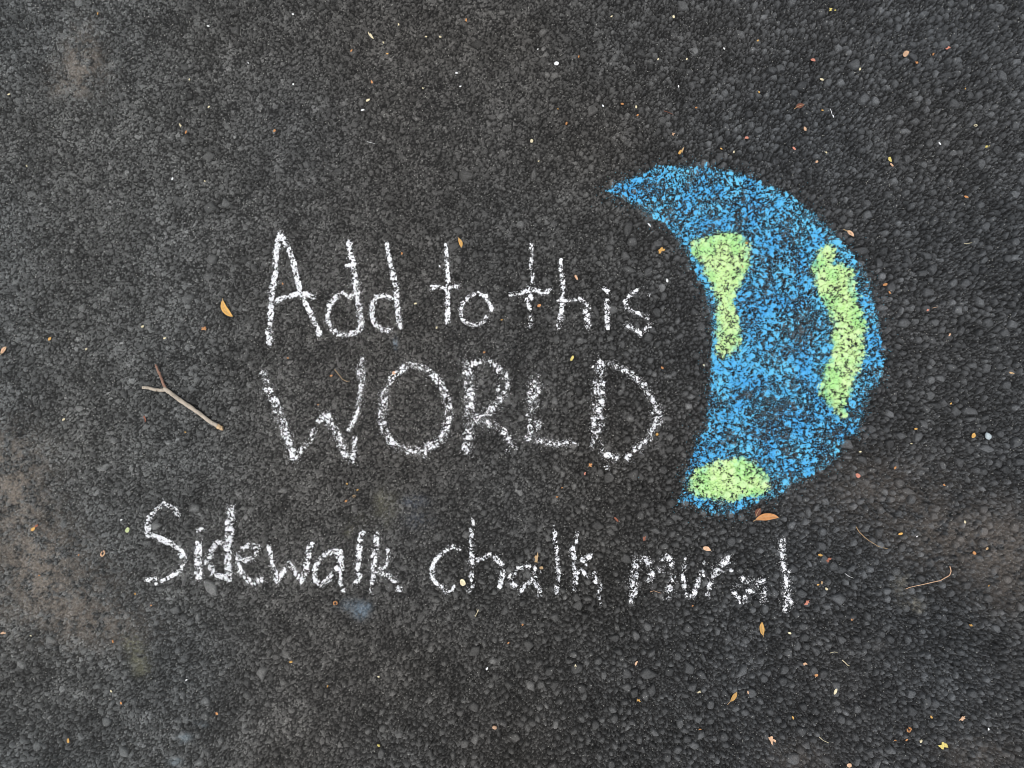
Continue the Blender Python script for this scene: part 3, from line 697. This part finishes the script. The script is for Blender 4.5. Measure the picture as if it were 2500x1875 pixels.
def flake(px, py, L, W, ang, col, kind, label, name, cat, group):
    """one scrap of dry plant: f torn flake, s narrow husk, x ragged scrap, r curled ring husk, p rounded seed or grit"""
    L, W = L * MPP, W * MPP; rr = random.Random(int(px * 31 + py))
    if kind == 's':
        rows = blade_rows(L, W, rr.uniform(-.12, .12), rr.uniform(.1, .5), rr.uniform(.02, .1), seed_prof, .08, 9, 5, px)
        zm = min(p[2] for r in rows for p in r)
        me = solid_sheet(name, [[(x, y, z - zm) for x, y, z in r] for r in rows], .0004)
    elif kind == 'p':
        vs_, fs = [], []; n, m = 6, 9
        for i in range(n + 1):
            th = math.pi * i / n
            for j in range(m):
                ph = 6.2832 * j / m; k = rr.uniform(.86, 1.1) if col != 'K' else 1 - .25 * (ph > 2 and ph < 3.2)
                vs_.append((L / 2 * math.sin(th) * math.cos(ph) * k, W / 2 * math.sin(th) * math.sin(ph) * k, min(L, W) * .36 * (1 + math.cos(th))))
        for i in range(n):
            for j in range(m):
                q = (j + 1) % m; fs.append((i * m + j, i * m + m + j, i * m + m + q, i * m + q))
        me = mesh_py(name, vs_, fs)
    elif kind == 'r':
        vs_, fs = [], []; n, m = 14, 6; a0 = rr.random() * 6.28
        for i in range(n):
            a = a0 + 5.7 * i / (n - 1); w = 1 + .25 * math.sin(3 * a)
            for j in range(m):
                b_ = 6.2832 * j / m
                R = 1 - .28 * (1 - math.cos(b_)) * w
                vs_.append((L / 2 * R * math.cos(a), W / 2 * R * math.sin(a), min(L, W) * .2 * (1 + math.sin(b_)) + .15 * W * math.sin(2 * a) ** 2))
        for i in range(n - 1):
            for j in range(m):
                q = (j + 1) % m; fs.append((i * m + j, i * m + m + j, i * m + m + q, i * m + q))
        fs.append(tuple(range(m))); fs.append(tuple((n - 1) * m + j for j in range(m - 1, -1, -1)))
        me = mesh_py(name, vs_, fs)
    else:
        n = 13 if kind == 'x' else 9; amp = .5 if kind == 'x' else .24
        rad = [1 - amp * rr.random() for _ in range(n)]
        if kind == 'x': rad = [r_ * (.55 if i % 3 == 1 else 1) for i, r_ in enumerate(rad)]
        cu, cv = rr.uniform(-.25, .35), rr.uniform(-.1, .3); vs_, fs = [], []
        for s_ in (0, 1):
            vs_.append((0, 0, -s_ * .0005))
            for q in (.5, 1.0):
                for i in range(n):
                    a = 6.2832 * (i + rr.uniform(-.06, .06)) / n
                    x = L / 2 * rad[i] * q * math.cos(a); y = W / 2 * rad[i] * q * math.sin(a)
                    z = L * (cu * (2 * x / L) ** 2 + cv * (2 * y / W) ** 2) * .45 + rr.uniform(-.0004, .0004) * q
                    if s_: x, y, z0 = vs_[len(vs_) - (2 * n + 1)]; z = z0 - .0005
                    vs_.append((x, y, z))
        N = 2 * n + 1
        for i in range(n):
            j = (i + 1) % n
            fs += [(0, 1 + i, 1 + j), (1 + i, 1 + n + i, 1 + n + j, 1 + j)]
            fs += [(N, N + 1 + j, N + 1 + i), (N + 1 + i, N + 1 + j, N + 1 + n + j, N + 1 + n + i)]
            fs.append((1 + n + i, N + 1 + n + i, N + 1 + n + j, 1 + n + j))
        zm = min(v[2] for v in vs_); vs_ = [(x, y, z - zm) for x, y, z in vs_]
        me = mesh_py(name, vs_, fs, smooth=False)
    o = link(name, me, MATS[col]); place(o, px, py, ang, max(min(L, W) * .5, .0015))
    return tag(o, label, cat, group)

# --- the forked twig
def to_world(crop, pts, z):
    out = []
    for x, y in pts:
        wx, wy = ground(crop[0] + x / crop[2], crop[1] + y / crop[2]); out.append((float(wx), float(wy), z))
    return out
cT = (300, 680, 4.147)
tw0 = to_world(cT, [(690, 1300)], 0)[0]
zt = top_of(tw0[0], tw0[1], .02)
twig = tag(empty('twig', (tw0[0], tw0[1], zt)), 'forked bare twig with two short prongs and a tan knob end', 'twig')
def twig_part(name, pts, r0, r1, mat, zc, m=5, bump=.09, par=None, swell=()):
    p = densify(to_world(cT, pts, 0), m); n = len(p)
    rad = [.86 * (r0 + (r1 - r0) * i / (n - 1)) for i in range(n)]
    for s, a in swell:
        rad = [r_ * (1 + a * math.exp(-((i / (n - 1) - s) / .035) ** 2)) for i, r_ in enumerate(rad)]
    p = [(x - tw0[0] + random.gauss(0, .00015), y - tw0[1] + random.gauss(0, .00015), zc(i / (n - 1))) for i, (x, y, z) in enumerate(p)]
    v, f = tube(p, rad, 10, bump)
    return link(name, mesh_py(name, v, f), mat, par or twig)
twig_part('stem', [(985, 1508), (960, 1488), (880, 1442), (780, 1362), (690, 1300), (600, 1240), (545, 1200), (480, 1150), (425, 1112)], .0043, .0047, M_BARK,
          lambda s: .0042 + .0006 * math.sin(3 * s), 5, .07, swell=((.12, .15), (.5, .18), (.66, .16), (.9, .12)))
br = twig_part('branch', [(450, 1132), (380, 1132), (320, 1122), (260, 1107), (207, 1105)], .0040, .0032, M_BARK, lambda s: .0041 - .001 * s, 5, .16, swell=((.75, .2), (.98, .15)))
br2 = twig_part('branch', [(442, 1118), (415, 1050), (395, 990), (375, 940), (355, 885)], .0033, .0021, M_BARK_RED, lambda s: .0042 + .004 * s, 5, .14, swell=((.66, .45), (.95, .4)))
br2['label'] = 'thinner reddish prong with a bud'
for bx, by, br_ in ((372, 930, .0024), (383, 955, .0022), (352, 882, .0022), (366, 908, .0019)):
    bw = to_world(cT, [(bx, by), (bx - 7, by - 9)], 0)
    v, f = tube([(bw[0][0] - tw0[0], bw[0][1] - tw0[1], .0072), ((bw[0][0] + bw[1][0]) / 2 - tw0[0], (bw[0][1] + bw[1][1]) / 2 - tw0[1], .0078), (bw[1][0] - tw0[0], bw[1][1] - tw0[1], .008)],
                [br_ * .8, br_, br_ * .35], 7, .1)
    link('bud', mesh_py('bud', v, f), M_BARK_RED, br2)
twig_part('knob', [(968, 1490), (985, 1505), (1005, 1516), (1022, 1512)], .0052, .0052, M_KNOB, lambda s: .0052, 3, .22)

# --- fine stalks and grass stems: photo points, radius mm, colour, label
STEMS = [([(2089, 1286), (2094, 1292), (2101, 1301), (2112, 1312), (2122, 1320), (2144, 1334), (2168, 1340)], .9, 'T', 'thin tan stalk bowed in an arc past the end of the word mural'),
         ([(2318, 1382), (2321, 1394), (2317, 1405), (2295, 1417), (2260, 1425), (2220, 1434), (2211, 1438)], 1.0, 'P', 'long pale orange stalk hooked at one end beside a grey stain'),
         ([(817, 902), (826, 913), (836, 926), (846, 931), (854, 930)], .7, 'T', 'short bent tan stalk between the chalk letters W and O'),
         ([(1588, 1446), (1597, 1443), (1606, 1446), (1615, 1449)], .6, 'P', 'fine pink tan stalk under the letter m of mural'),
         ([(2057, 1612), (2064, 1618), (2072, 1626), (2076, 1627)], .9, 'C', 'short cream stalk near an upright cream chip'),
         ([(2000, 1799), (2010, 1808), (2024, 1814)], .6, 'C', 'fine pale stalk near the peach torn leaf scrap'),
         ([(2026, 1594), (2036, 1591), (2044, 1592)], .6, 'C', 'faint pale stalk just before the short cream stalk'),
         ([(1621, 269), (1632, 273), (1644, 279)], 1.0, 'B', 'short brown stick beyond the upper tip of the globe'),
         ([(2277, 752), (2290, 749)], .5, 'P', 'hair-thin pale stalk next to a small pink scrap'),
         ([(2353, 595), (2366, 594), (2373, 592)], .6, 'C', 'hair-thin white stalk among coarse stones beside the globe'),
         ([(1160, 1505), (1166, 1494), (1169, 1488)], .8, 'C', 'tiny forked cream stalk under the letter h of chalk'),
         ([(896, 346), (916, 351)], .5, 'W', 'hair-thin white fibre on the smooth asphalt'),
         ([(2027, 266), (2030, 275), (2032, 283)], .6, 'W', 'hair-thin white fibre beside a dark red brown leaf scrap'),
         ([(2063, 1400), (2074, 1408), (2085, 1412)], .4, 'W', 'faint white fibre under the arched tan stalk')]
for pts, r, colr, lab in STEMS:
    p = densify([tuple(float(q) for q in ground(*a)) for a in pts], 3)
    cx0, cy0 = p[len(p) // 2]
    zz = [top_of(x, y, .003) + r * .0006 for x, y in p]
    zz = [float(np.mean(zz[max(0, i - 2):i + 3])) for i in range(len(zz))]
    z0 = min(zz)
    n = len(p)
    v, f = tube([(x - cx0, y - cy0, z - z0) for (x, y), z in zip(p, zz)], [r * .001 * (1 - .45 * i / n) for i in range(n)], 6, .08)
    o = link('stalk', mesh_py('stalk', v, f), MATS[colr]); o.location = (cx0, cy0, z0)
    tag(o, lab, 'stalk', 'fine stalks on the asphalt')
    if 'forked' in lab:
        a = np.array(ground(1166, 1494)); b_ = np.array(ground(1164, 1486))
        v, f = tube([(a[0] - cx0, a[1] - cy0, .0006), (b_[0] - cx0, b_[1] - cy0, .0012)], [.0006, .0003], 6)
        link('fork', mesh_py('fork', v, f), MATS[colr], o)

# --- whole leaves
leaf(557, 752, 50, 16, -58, 'Y', -.16, .35, .05, 'curved yellow leaf lying near the forked twig', .05)
leaf(1873, 1267, 58, 17, 6, 'O', .10, .5, .04, 'folded orange leaf at the lower tip of the chalk globe', .10)
leaf(1862, 1535, 33, 12, 94, 'Y', .05, .3, .06, 'narrow orange yellow leaf below the last letter of mural', .1)
leaf(1790, 1700, 28, 10, 55, 'Y', -.08, .4, .10, 'small twisted orange leaf with a pale stalk on coarse stones', .35)
leaf(1852, 1251, 22, 15, 60, 'B', .05, .4, .06, 'dark brown leaf scrap touching the folded orange leaf', .1)
leaf(1953, 260, 24, 12, 20, 'B', .08, .3, .05, 'dark red brown leaf scrap with a thin tail', .2)
leaf(1123, 593, 26, 9, -72, 'Y', .06, .3, .06, 'yellow leaf sliver beside the letter t of to', .1)
leaf(8, 855, 22, 10, 55, 'P', .06, .3, .05, 'peach coloured leaf scrap out beyond the forked twig', .1)
leaf(2075, 571, 22, 10, -40, 'P', .1, .3, .06, 'pale peach leaf with a bent stalk on the rim of the globe', .45)

# --- scraps and flecks: px, py, length, width, turn, colour, kind, label
FR = [
 (905.5, 86, 24, 6, -52, 'C', 's', 'long pale grass husk lying on the smooth asphalt'),
 (898, 244, 12, 6, 30, 'C', 's', 'curved cream husk just above a white husk'),
 (886, 270, 10, 5, 12, 'W', 's', 'white husk just below a curved cream husk'),
 (1358.5, 155, 14, 12, 20, 'W', 'f', 'bright white paper-like chip on bare asphalt'),
 (1644, 42.5, 9, 7, -60, 'C', 'p', 'rounded cream seed on bare asphalt'),
 (439, 305, 14, 7, -60, 'C', 'x', 'ragged cream scrap next to an orange fleck'),
 (1298, 344, 11, 9, 60, 'C', 'f', 'cream torn scrap on dark asphalt before the globe'),
 (1644, 327, 12, 9, 40, 'P', 'x', 'pale brown scrap beside a cross-shaped leaf scrap'),
 (1660, 372, 14, 8, 60, 'Y', 'f', 'yellow tan leaf scrap with a cross-like tear above the globe'),
 (1668, 366, 16, 4, 70, 'T', 's', 'narrow tan strip lying over a yellow tan leaf scrap'),
 (1824.5, 335, 14, 7, 10, 'S', 'f', 'salmon pink scrap above the blue arc of the globe'),
 (2028, 23, 13, 10, 70, 'L', 'x', 'yellow ragged scrap at the far edge among coarse stones'),
 (2040, 24, 6, 4, 0, 'L', 'f', 'small yellow crumb beside a yellow ragged scrap'),
 (1985.5, 146, 16, 8, -15, 'S', 'f', 'salmon scrap shaped like a short bar by the coarse stones'),
 (2213.5, 129, 22, 14, 55, 'P', 'f', 'large beige triangular scrap among rounded stones'),
 (2314, 118, 22, 8, 25, 'S', 'x', 'long salmon red scrap against a big rounded stone'),
 (2280, 131, 12, 7, 70, 'O', 'x', 'orange crumbly scrap between beige and salmon scraps'),
 (2239, 152, 11, 9, 0, 'O', 'x', 'small orange ragged scrap under the beige triangular scrap'),
 (1966, 314, 12, 8, 110, 'P', 'p', 'tan seed with a pointed tail on dark stones'),
 (1939.6, 361, 12, 6, -50, 'S', 'f', 'red orange scrap under a tan seed'),
 (1995, 394, 9, 6, 20, 'P', 'f', 'small tan flower scrap on a dark stone'),
 (2173, 389, 16, 9, 110, 'L', 'f', 'yellow green torn leaf scrap with a tan piece at its end'),
 (2178, 402, 13, 6, -50, 'P', 'f', 'tan piece at the end of a yellow green leaf scrap'),
 (2410.5, 356, 17, 5, 8, 'L', 's', 'yellow narrow husk among coarse stones'),
 (2382, 306, 10, 6, 0, 'C', 'r', 'cream curled crumb among coarse stones'),
 (498, 802, 19, 13, -5, 'O', 'x', 'orange torn scrap next to the curved yellow leaf'),
 (2160.5, 695, 13, 8, 20, 'O', 'f', 'orange brown scrap just outside the globe rim'),
 (2173, 714, 8, 4, -60, 'O', 's', 'narrow orange sliver below an orange brown scrap'),
 (2265, 757, 9, 6, 30, 'S', 'f', 'small pink scrap with a stalk on coarse stones'),
 (2319, 817, 11, 8, 60, 'P', 'x', 'peach scrap split in two on coarse stones'),
 (2470, 910, 14, 5, -15, 'T', 's', 'tan husk on the coarse stones past the globe'),
 (311, 1294, 16, 11, 60, 'G', 'f', 'pale green leaf scrap before the capital S'),
 (252, 1351, 17, 11, 65, 'P', 'r', 'peach oval ring husk before the word Sidewalk'),
 (80, 1292, 14, 9, 40, 'Y', 'f', 'yellow end of a two-coloured scrap on the dusty asphalt'),
 (89, 1284, 12, 6, 40, 'R', 'f', 'rust end of a two-coloured scrap on the dusty asphalt'),
 (354, 1022, 22, 6, -75, 'R', 'x', 'rust coloured crumbled strip below the forked twig'),
 (155, 1024, 9, 6, 40, 'C', 'f', 'cream crumb in a dark hollow left of the twig'),
 (2094.5, 1161, 15, 11, -40, 'S', 'f', 'red orange scrap on stones below the globe edge'),
 (2376, 1063, 16, 11, 60, 'Y', 'f', 'yellow scrap beside the white shell chip'),
 (2410, 1064, 20, 16, -80, 'K', 'p', 'smooth white blue shell-like chip on coarse stones'),
 (2199, 1303, 13, 7, 15, 'Y', 'f', 'orange yellow leaflet above the arched tan stalk'),
 (2382, 1351, 11, 8, -40, 'O', 'f', 'tan orange scrap next to a smaller one on brownish stones'),
 (2410, 1339, 9, 6, 50, 'T', 'f', 'tan scrap smaller than its tan orange neighbour'),
 (2005, 1355, 12, 6, -10, 'Y', 's', 'yellow leaflet beside a red brown ribbed scrap'),
 (2024, 1367, 19, 10, 40, 'R', 'x', 'red brown ribbed scrap past the last letter of mural'),
 (1971, 1472, 20, 12, 50, 'S', 'x', 'crumpled rust pink scrap at the foot of the last letter'),
 (2018, 1438, 10, 7, -40, 'C', 'f', 'cream yellow scrap beside the last letter of mural'),
 (2008, 1423, 9, 6, 80, 'T', 'f', 'dull tan scrap above a cream yellow scrap'),
 (7, 1547, 14, 6, 5, 'P', 's', 'peach sliver on the dusty side of the asphalt'),
 (819, 1472, 12, 11, 0, 'O', 'r', 'orange ring husk under the letter k of Sidewalk'),
 (1129.5, 1422, 20, 15, -60, 'C', 'f', 'pale yellow torn scrap lying in the letters c and h of chalk'),
 (1309.7, 1363, 32, 13, 80, 'T', 'x', 'long tan leaf scrap above the letter a of chalk'),
 (1322, 1386, 11, 9, 0, 'T', 'f', 'small tan square scrap under the long tan scrap'),
 (924, 1821, 9, 6, -40, 'L', 'p', 'yellow seed on the coarse asphalt below the writing'),
 (1207.5, 1776, 12, 10, 0, 'P', 'p', 'pale pink pebble on the coarse asphalt below the writing'),
 (1275.7, 1525, 9, 7, 30, 'O', 'x', 'orange crumb below the letter a of chalk'),
 (1406, 1627, 13, 5, 105, 'C', 's', 'cream husk lying on a dark rounded stone'),
 (1554.6, 1620, 12, 5, 60, 'P', 's', 'pinkish tan husk with a pointed tail'),
 (1707, 1690, 14, 7, 10, 'C', 'x', 'cream ragged scrap beside the small twisted orange leaf'),
 (1559, 1709, 12, 8, -30, 'Y', 'x', 'yellow broken scrap among grey stones'),
 (1826.6, 1690, 9, 4, 100, 'P', 's', 'pink husk beyond the small twisted orange leaf'),
 (1885, 1806, 30, 19, 110, 'P', 'x', 'large peach fan-shaped leaf scrap on coarse stones'),
 (1964, 1620, 17, 10, 10, 'P', 'x', 'pale tan torn scrap beside an orange crumb'),
 (1992, 1648, 10, 8, 20, 'O', 'f', 'orange crumb below a pale tan torn scrap'),
 (2040, 1689, 17, 8, 65, 'C', 'f', 'upright bent cream chip on coarse stones'),
 (2074, 1869, 14, 12, 0, 'P', 'f', 'peach scrap out past the large peach scrap'),
 (2219, 1781, 14, 11, 55, 'O', 'r', 'curled orange scrap leading to the yellow lobed scrap'),
 (2303, 1821, 32, 25, 30, 'L', 'x', 'yellow lobed leaf scrap with ragged arms'),
 (2351, 1755, 20, 13, 40, 'P', 'x', 'peach torn scrap near the yellow lobed scrap'),
 (2370, 1526, 12, 7, -10, 'Y', 'x', 'yellow crumb on stones past the hooked pale stalk'),
 (1407, 677, 15, 6, -65, 'P', 's', 'peach sliver beside the letter h of this'),
 (1316, 746, 12, 8, 25, 'O', 'f', 'orange scrap inside the letters t and h of this'),
 (1614, 611, 24, 16, 20, 'Y', 'x', 'yellow tan skeleton leaf scrap with holes beside the globe'),
 (1396.7, 875, 17, 8, 60, 'L', 'f', 'yellow scrap between the words this and WORLD'),
 (1585, 549, 12, 4, -50, 'W', 's', 'white sliver close to a smooth dark stone'),
 (962, 910, 10, 10, 40, 'P', 'f', 'pale orange crumb on the stroke of the letter O'),
 (1605, 1060, 9, 8, 60, 'Y', 'f', 'yellow crumb between the letter D and the globe'),
 (1441, 1135, 14, 13, 60, 'O', 'x', 'orange ragged scrap under the letters L and D'),
 (1427.5, 1156, 12, 7, 80, 'S', 'x', 'pink figure-eight crumb under the orange ragged scrap'),
 (1505.6, 1269, 18, 6, -50, 'R', 'f', 'brown orange strip between WORLD and mural'),
 (1573, 1315, 18, 9, 75, 'R', 'x', 'red brown ribbed scrap above the letter m of mural'),
 (1724.5, 1339, 22, 12, -22, 'P', 'f', 'peach oblong scrap above the letters u and r of mural'),
 (1823, 593, 9, 6, 40, 'Y', 'f', 'yellow orange crumb lying on the green chalk land'),
 (1816, 651, 12, 10, 0, 'T', 'x', 'tan scrap on the edge of the green chalk land'),
 (845, 1223, 9, 6, 30, 'O', 'f', 'orange fleck under a tan curl between WORLD and Sidewalk'),
 (865, 1211, 8, 7, 0, 'T', 'r', 'tan curl above an orange fleck between WORLD and Sidewalk'),
]
for px, py, L, W, ang, colr, kind, lab in FR:
    nm = {'s': 'husk', 'p': 'seed', 'r': 'husk'}.get(kind, 'leaf_fragment')
    if 'chip' in lab and colr in 'WK': nm = 'chip'
    if 'pebble' in lab: nm = 'pebble'
    flake(px, py, L, W, ang, colr, kind, lab, nm, nm.replace('_', ' '), None if nm in ('chip', 'pebble') else 'plant scraps on the asphalt')
# small flecks that only their place tells apart
TINY = {'C': [(510, 261, 7), (65, 405, 6), (21, 230, 8), (973, 59, 6), (1040, 89, 6), (1075, 91, 7), (936, 104, 6), (1032, 214, 6), (1494, 38, 6), (1607, 143, 6), (1676, 145, 6), (1791, 372, 7),
              (1315, 392, 5), (2007, 193, 10), (209, 852, 7), (348, 797, 8), (402, 826, 8), (2100, 1103, 8), (2356, 1274, 7), (75, 1552, 5), (269, 1689, 6), (923, 1653, 6), (1014, 741, 8), (1066, 800, 6),
              (2248, 1809, 8), (1929, 1547, 8), (1720, 891, 6), (2226, 1083, 6), (1554, 260, 7), (2020, 370, 6), (2099, 168, 7), (462, 193, 5), (500, 442, 5)],
        'Y': [(237, 31, 7), (945, 130, 6), (1850, 99, 6), (1761, 363, 6), (120, 827, 9), (2238, 1047, 8), (2322, 985, 6), (330, 1450, 6), (167, 1808, 10), (710, 1616, 8), (800, 1675, 6), (1935, 1752, 8),
              (2277, 1753, 7), (453, 1055, 5), (1225, 781, 6), (1853, 225, 6), (1998, 1428, 6), (2415, 1430, 5), (2356, 217, 5), (847, 1181, 5), (873, 1196, 5), (2009, 268, 6), (1362, 265, 4)],
        'O': [(453, 322, 9), (858, 123, 7), (670, 319, 8), (1413, 138, 7), (1557, 280, 7), (1383, 301, 8), (2184, 1142, 8), (2306, 1184, 7), (275, 1566, 8), (296, 1716, 7), (528, 1743, 7), (1710, 1783, 7),
              (1691, 1479, 5), (2081, 1512, 7), (2217, 1809, 7), (2186, 1808, 6), (981, 619, 7), (1182, 860, 6), (808, 917, 7), (1617, 898, 8), (95, 1405, 6), (1241, 1571, 6), (369, 1478, 5), (776, 988, 5),
              (703, 874, 6), (1373, 1191, 5), (1360, 1213, 6), (1520, 252, 8), (1138, 48, 8), (908, 198, 9), (2359, 481, 11), (1700, 262, 6), (192, 1355, 5), (690, 692, 5), (250, 830, 0)],
        'W': [(507, 61, 8), (1115, 176, 8), (1124, 210, 6), (1472, 258, 8), (1629, 684, 9), (1189, 1634, 7), (2415, 1781, 6), (296, 1269, 6), (2294, 351, 9), (1313, 118, 5), (1657, 210, 6), (1768, 118, 6),
              (715, 35, 6), (606, 153, 5), (420, 436, 8), (716, 205, 5), (455, 1660, 6), (2036, 283, 6), (1073, 650, 6), (1448, 895, 8), (2240, 1310, 5)]}
TLAB = {'C': 'tiny cream plant fleck', 'Y': 'tiny yellow plant fleck', 'O': 'tiny orange plant fleck', 'W': 'tiny white sliver'}
MARKS = [(640, 700, 'letter A of Add'), (830, 760, 'first d of Add'), (950, 740, 'second d of Add'), (1090, 690, 'letter t of to'), (1160, 760, 'letter o of to'), (1295, 700, 'letter t of this'),
         (1390, 720, 'letter h of this'), (1480, 760, 'letter i of this'), (1550, 760, 'letter s of this'), (750, 1000, 'letter W of WORLD'), (1010, 1000, 'letter O of WORLD'), (1170, 1000, 'letter R of WORLD'),
         (1330, 1020, 'letter L of WORLD'), (1540, 1000, 'letter D of WORLD'), (400, 1330, 'capital S of Sidewalk'), (550, 1350, 'letter d of Sidewalk'), (700, 1390, 'letter w of Sidewalk'), (920, 1400, 'letter k of Sidewalk'),
         (1090, 1400, 'letters ch of chalk'), (1430, 1400, 'letter k of chalk'), (1600, 1400, 'letter m of mural'), (1910, 1400, 'last letter of mural'), (460, 960, 'forked twig'), (557, 752, 'curved yellow leaf'),
         (905, 86, 'long pale grass husk'), (898, 244, 'curved cream husk'), (1358, 155, 'bright white paper-like chip'), (1644, 42, 'rounded cream seed'), (439, 305, 'ragged cream scrap'), (1298, 344, 'cream torn scrap'),
         (1660, 372, 'cross-torn yellow tan scrap'), (1824, 335, 'salmon scrap above the globe'), (2028, 23, 'yellow ragged scrap'), (2213, 129, 'beige triangular scrap'), (2314, 118, 'long salmon red scrap'), (1953, 260, 'dark red brown leaf scrap'),
         (2173, 389, 'yellow green leaf scrap'), (2410, 356, 'yellow narrow husk'), (8, 855, 'peach leaf scrap beyond the twig'), (2075, 571, 'peach leaf on the globe rim'), (2319, 817, 'split peach scrap'), (252, 1351, 'peach oval ring husk'),
         (84, 1288, 'yellow and rust scrap pair'), (2094, 1161, 'red orange scrap below the globe'), (2410, 1064, 'white shell chip'), (2130, 1320, 'arched tan stalk'), (2265, 1425, 'hooked pale stalk'), (1873, 1267, 'folded orange leaf'),
         (819, 1472, 'orange ring husk'), (7, 1547, 'peach sliver on dusty asphalt'), (924, 1821, 'yellow seed'), (1207, 1776, 'pale pink pebble'), (1406, 1627, 'cream husk on a dark stone'), (1554, 1620, 'pinkish tan husk'),
         (1790, 1700, 'small twisted orange leaf'), (1862, 1535, 'narrow leaf below mural'), (1885, 1806, 'large peach fan-shaped scrap'), (2040, 1689, 'upright cream chip'), (2303, 1821, 'yellow lobed scrap'), (2370, 1526, 'yellow crumb past the hooked stalk'),
         (335, 1600, 'pale greenish stain'), (195, 160, 'tan dust stain'), (640, 1643, 'smooth grey stone'), (354, 1022, 'rust coloured strip'), (1750, 480, 'blue arc of the globe'), (1505, 1269, 'brown orange strip')]
used = {}
for colr, items in TINY.items():
    for px, py, s in sorted(items):
        if s == 0: continue
        rr = random.Random(px * 7 + py)
        mk = sorted(MARKS, key=lambda m: math.hypot(m[0] - px, m[1] - py))
        word = None
        for rank, m in enumerate(mk[:3]):
            if (colr, m[2]) not in used: word = ('nearest the ', 'not far from the ', 'some way from the ')[rank] + m[2]; used[(colr, m[2])] = 1; break
        lab = TLAB[colr] + ' ' + (word or 'near the ' + mk[0][2])
        flake(px, py, s * 1.15, s * rr.uniform(.5, .8), rr.uniform(0, 180), colr, rr.choice('ffsp' if colr != 'W' else 'sf'), lab, 'plant_fleck' if colr != 'W' else 'sliver',
              'plant fleck' if colr != 'W' else 'sliver', TLAB[colr].replace('tiny ', '') + 's scattered about')
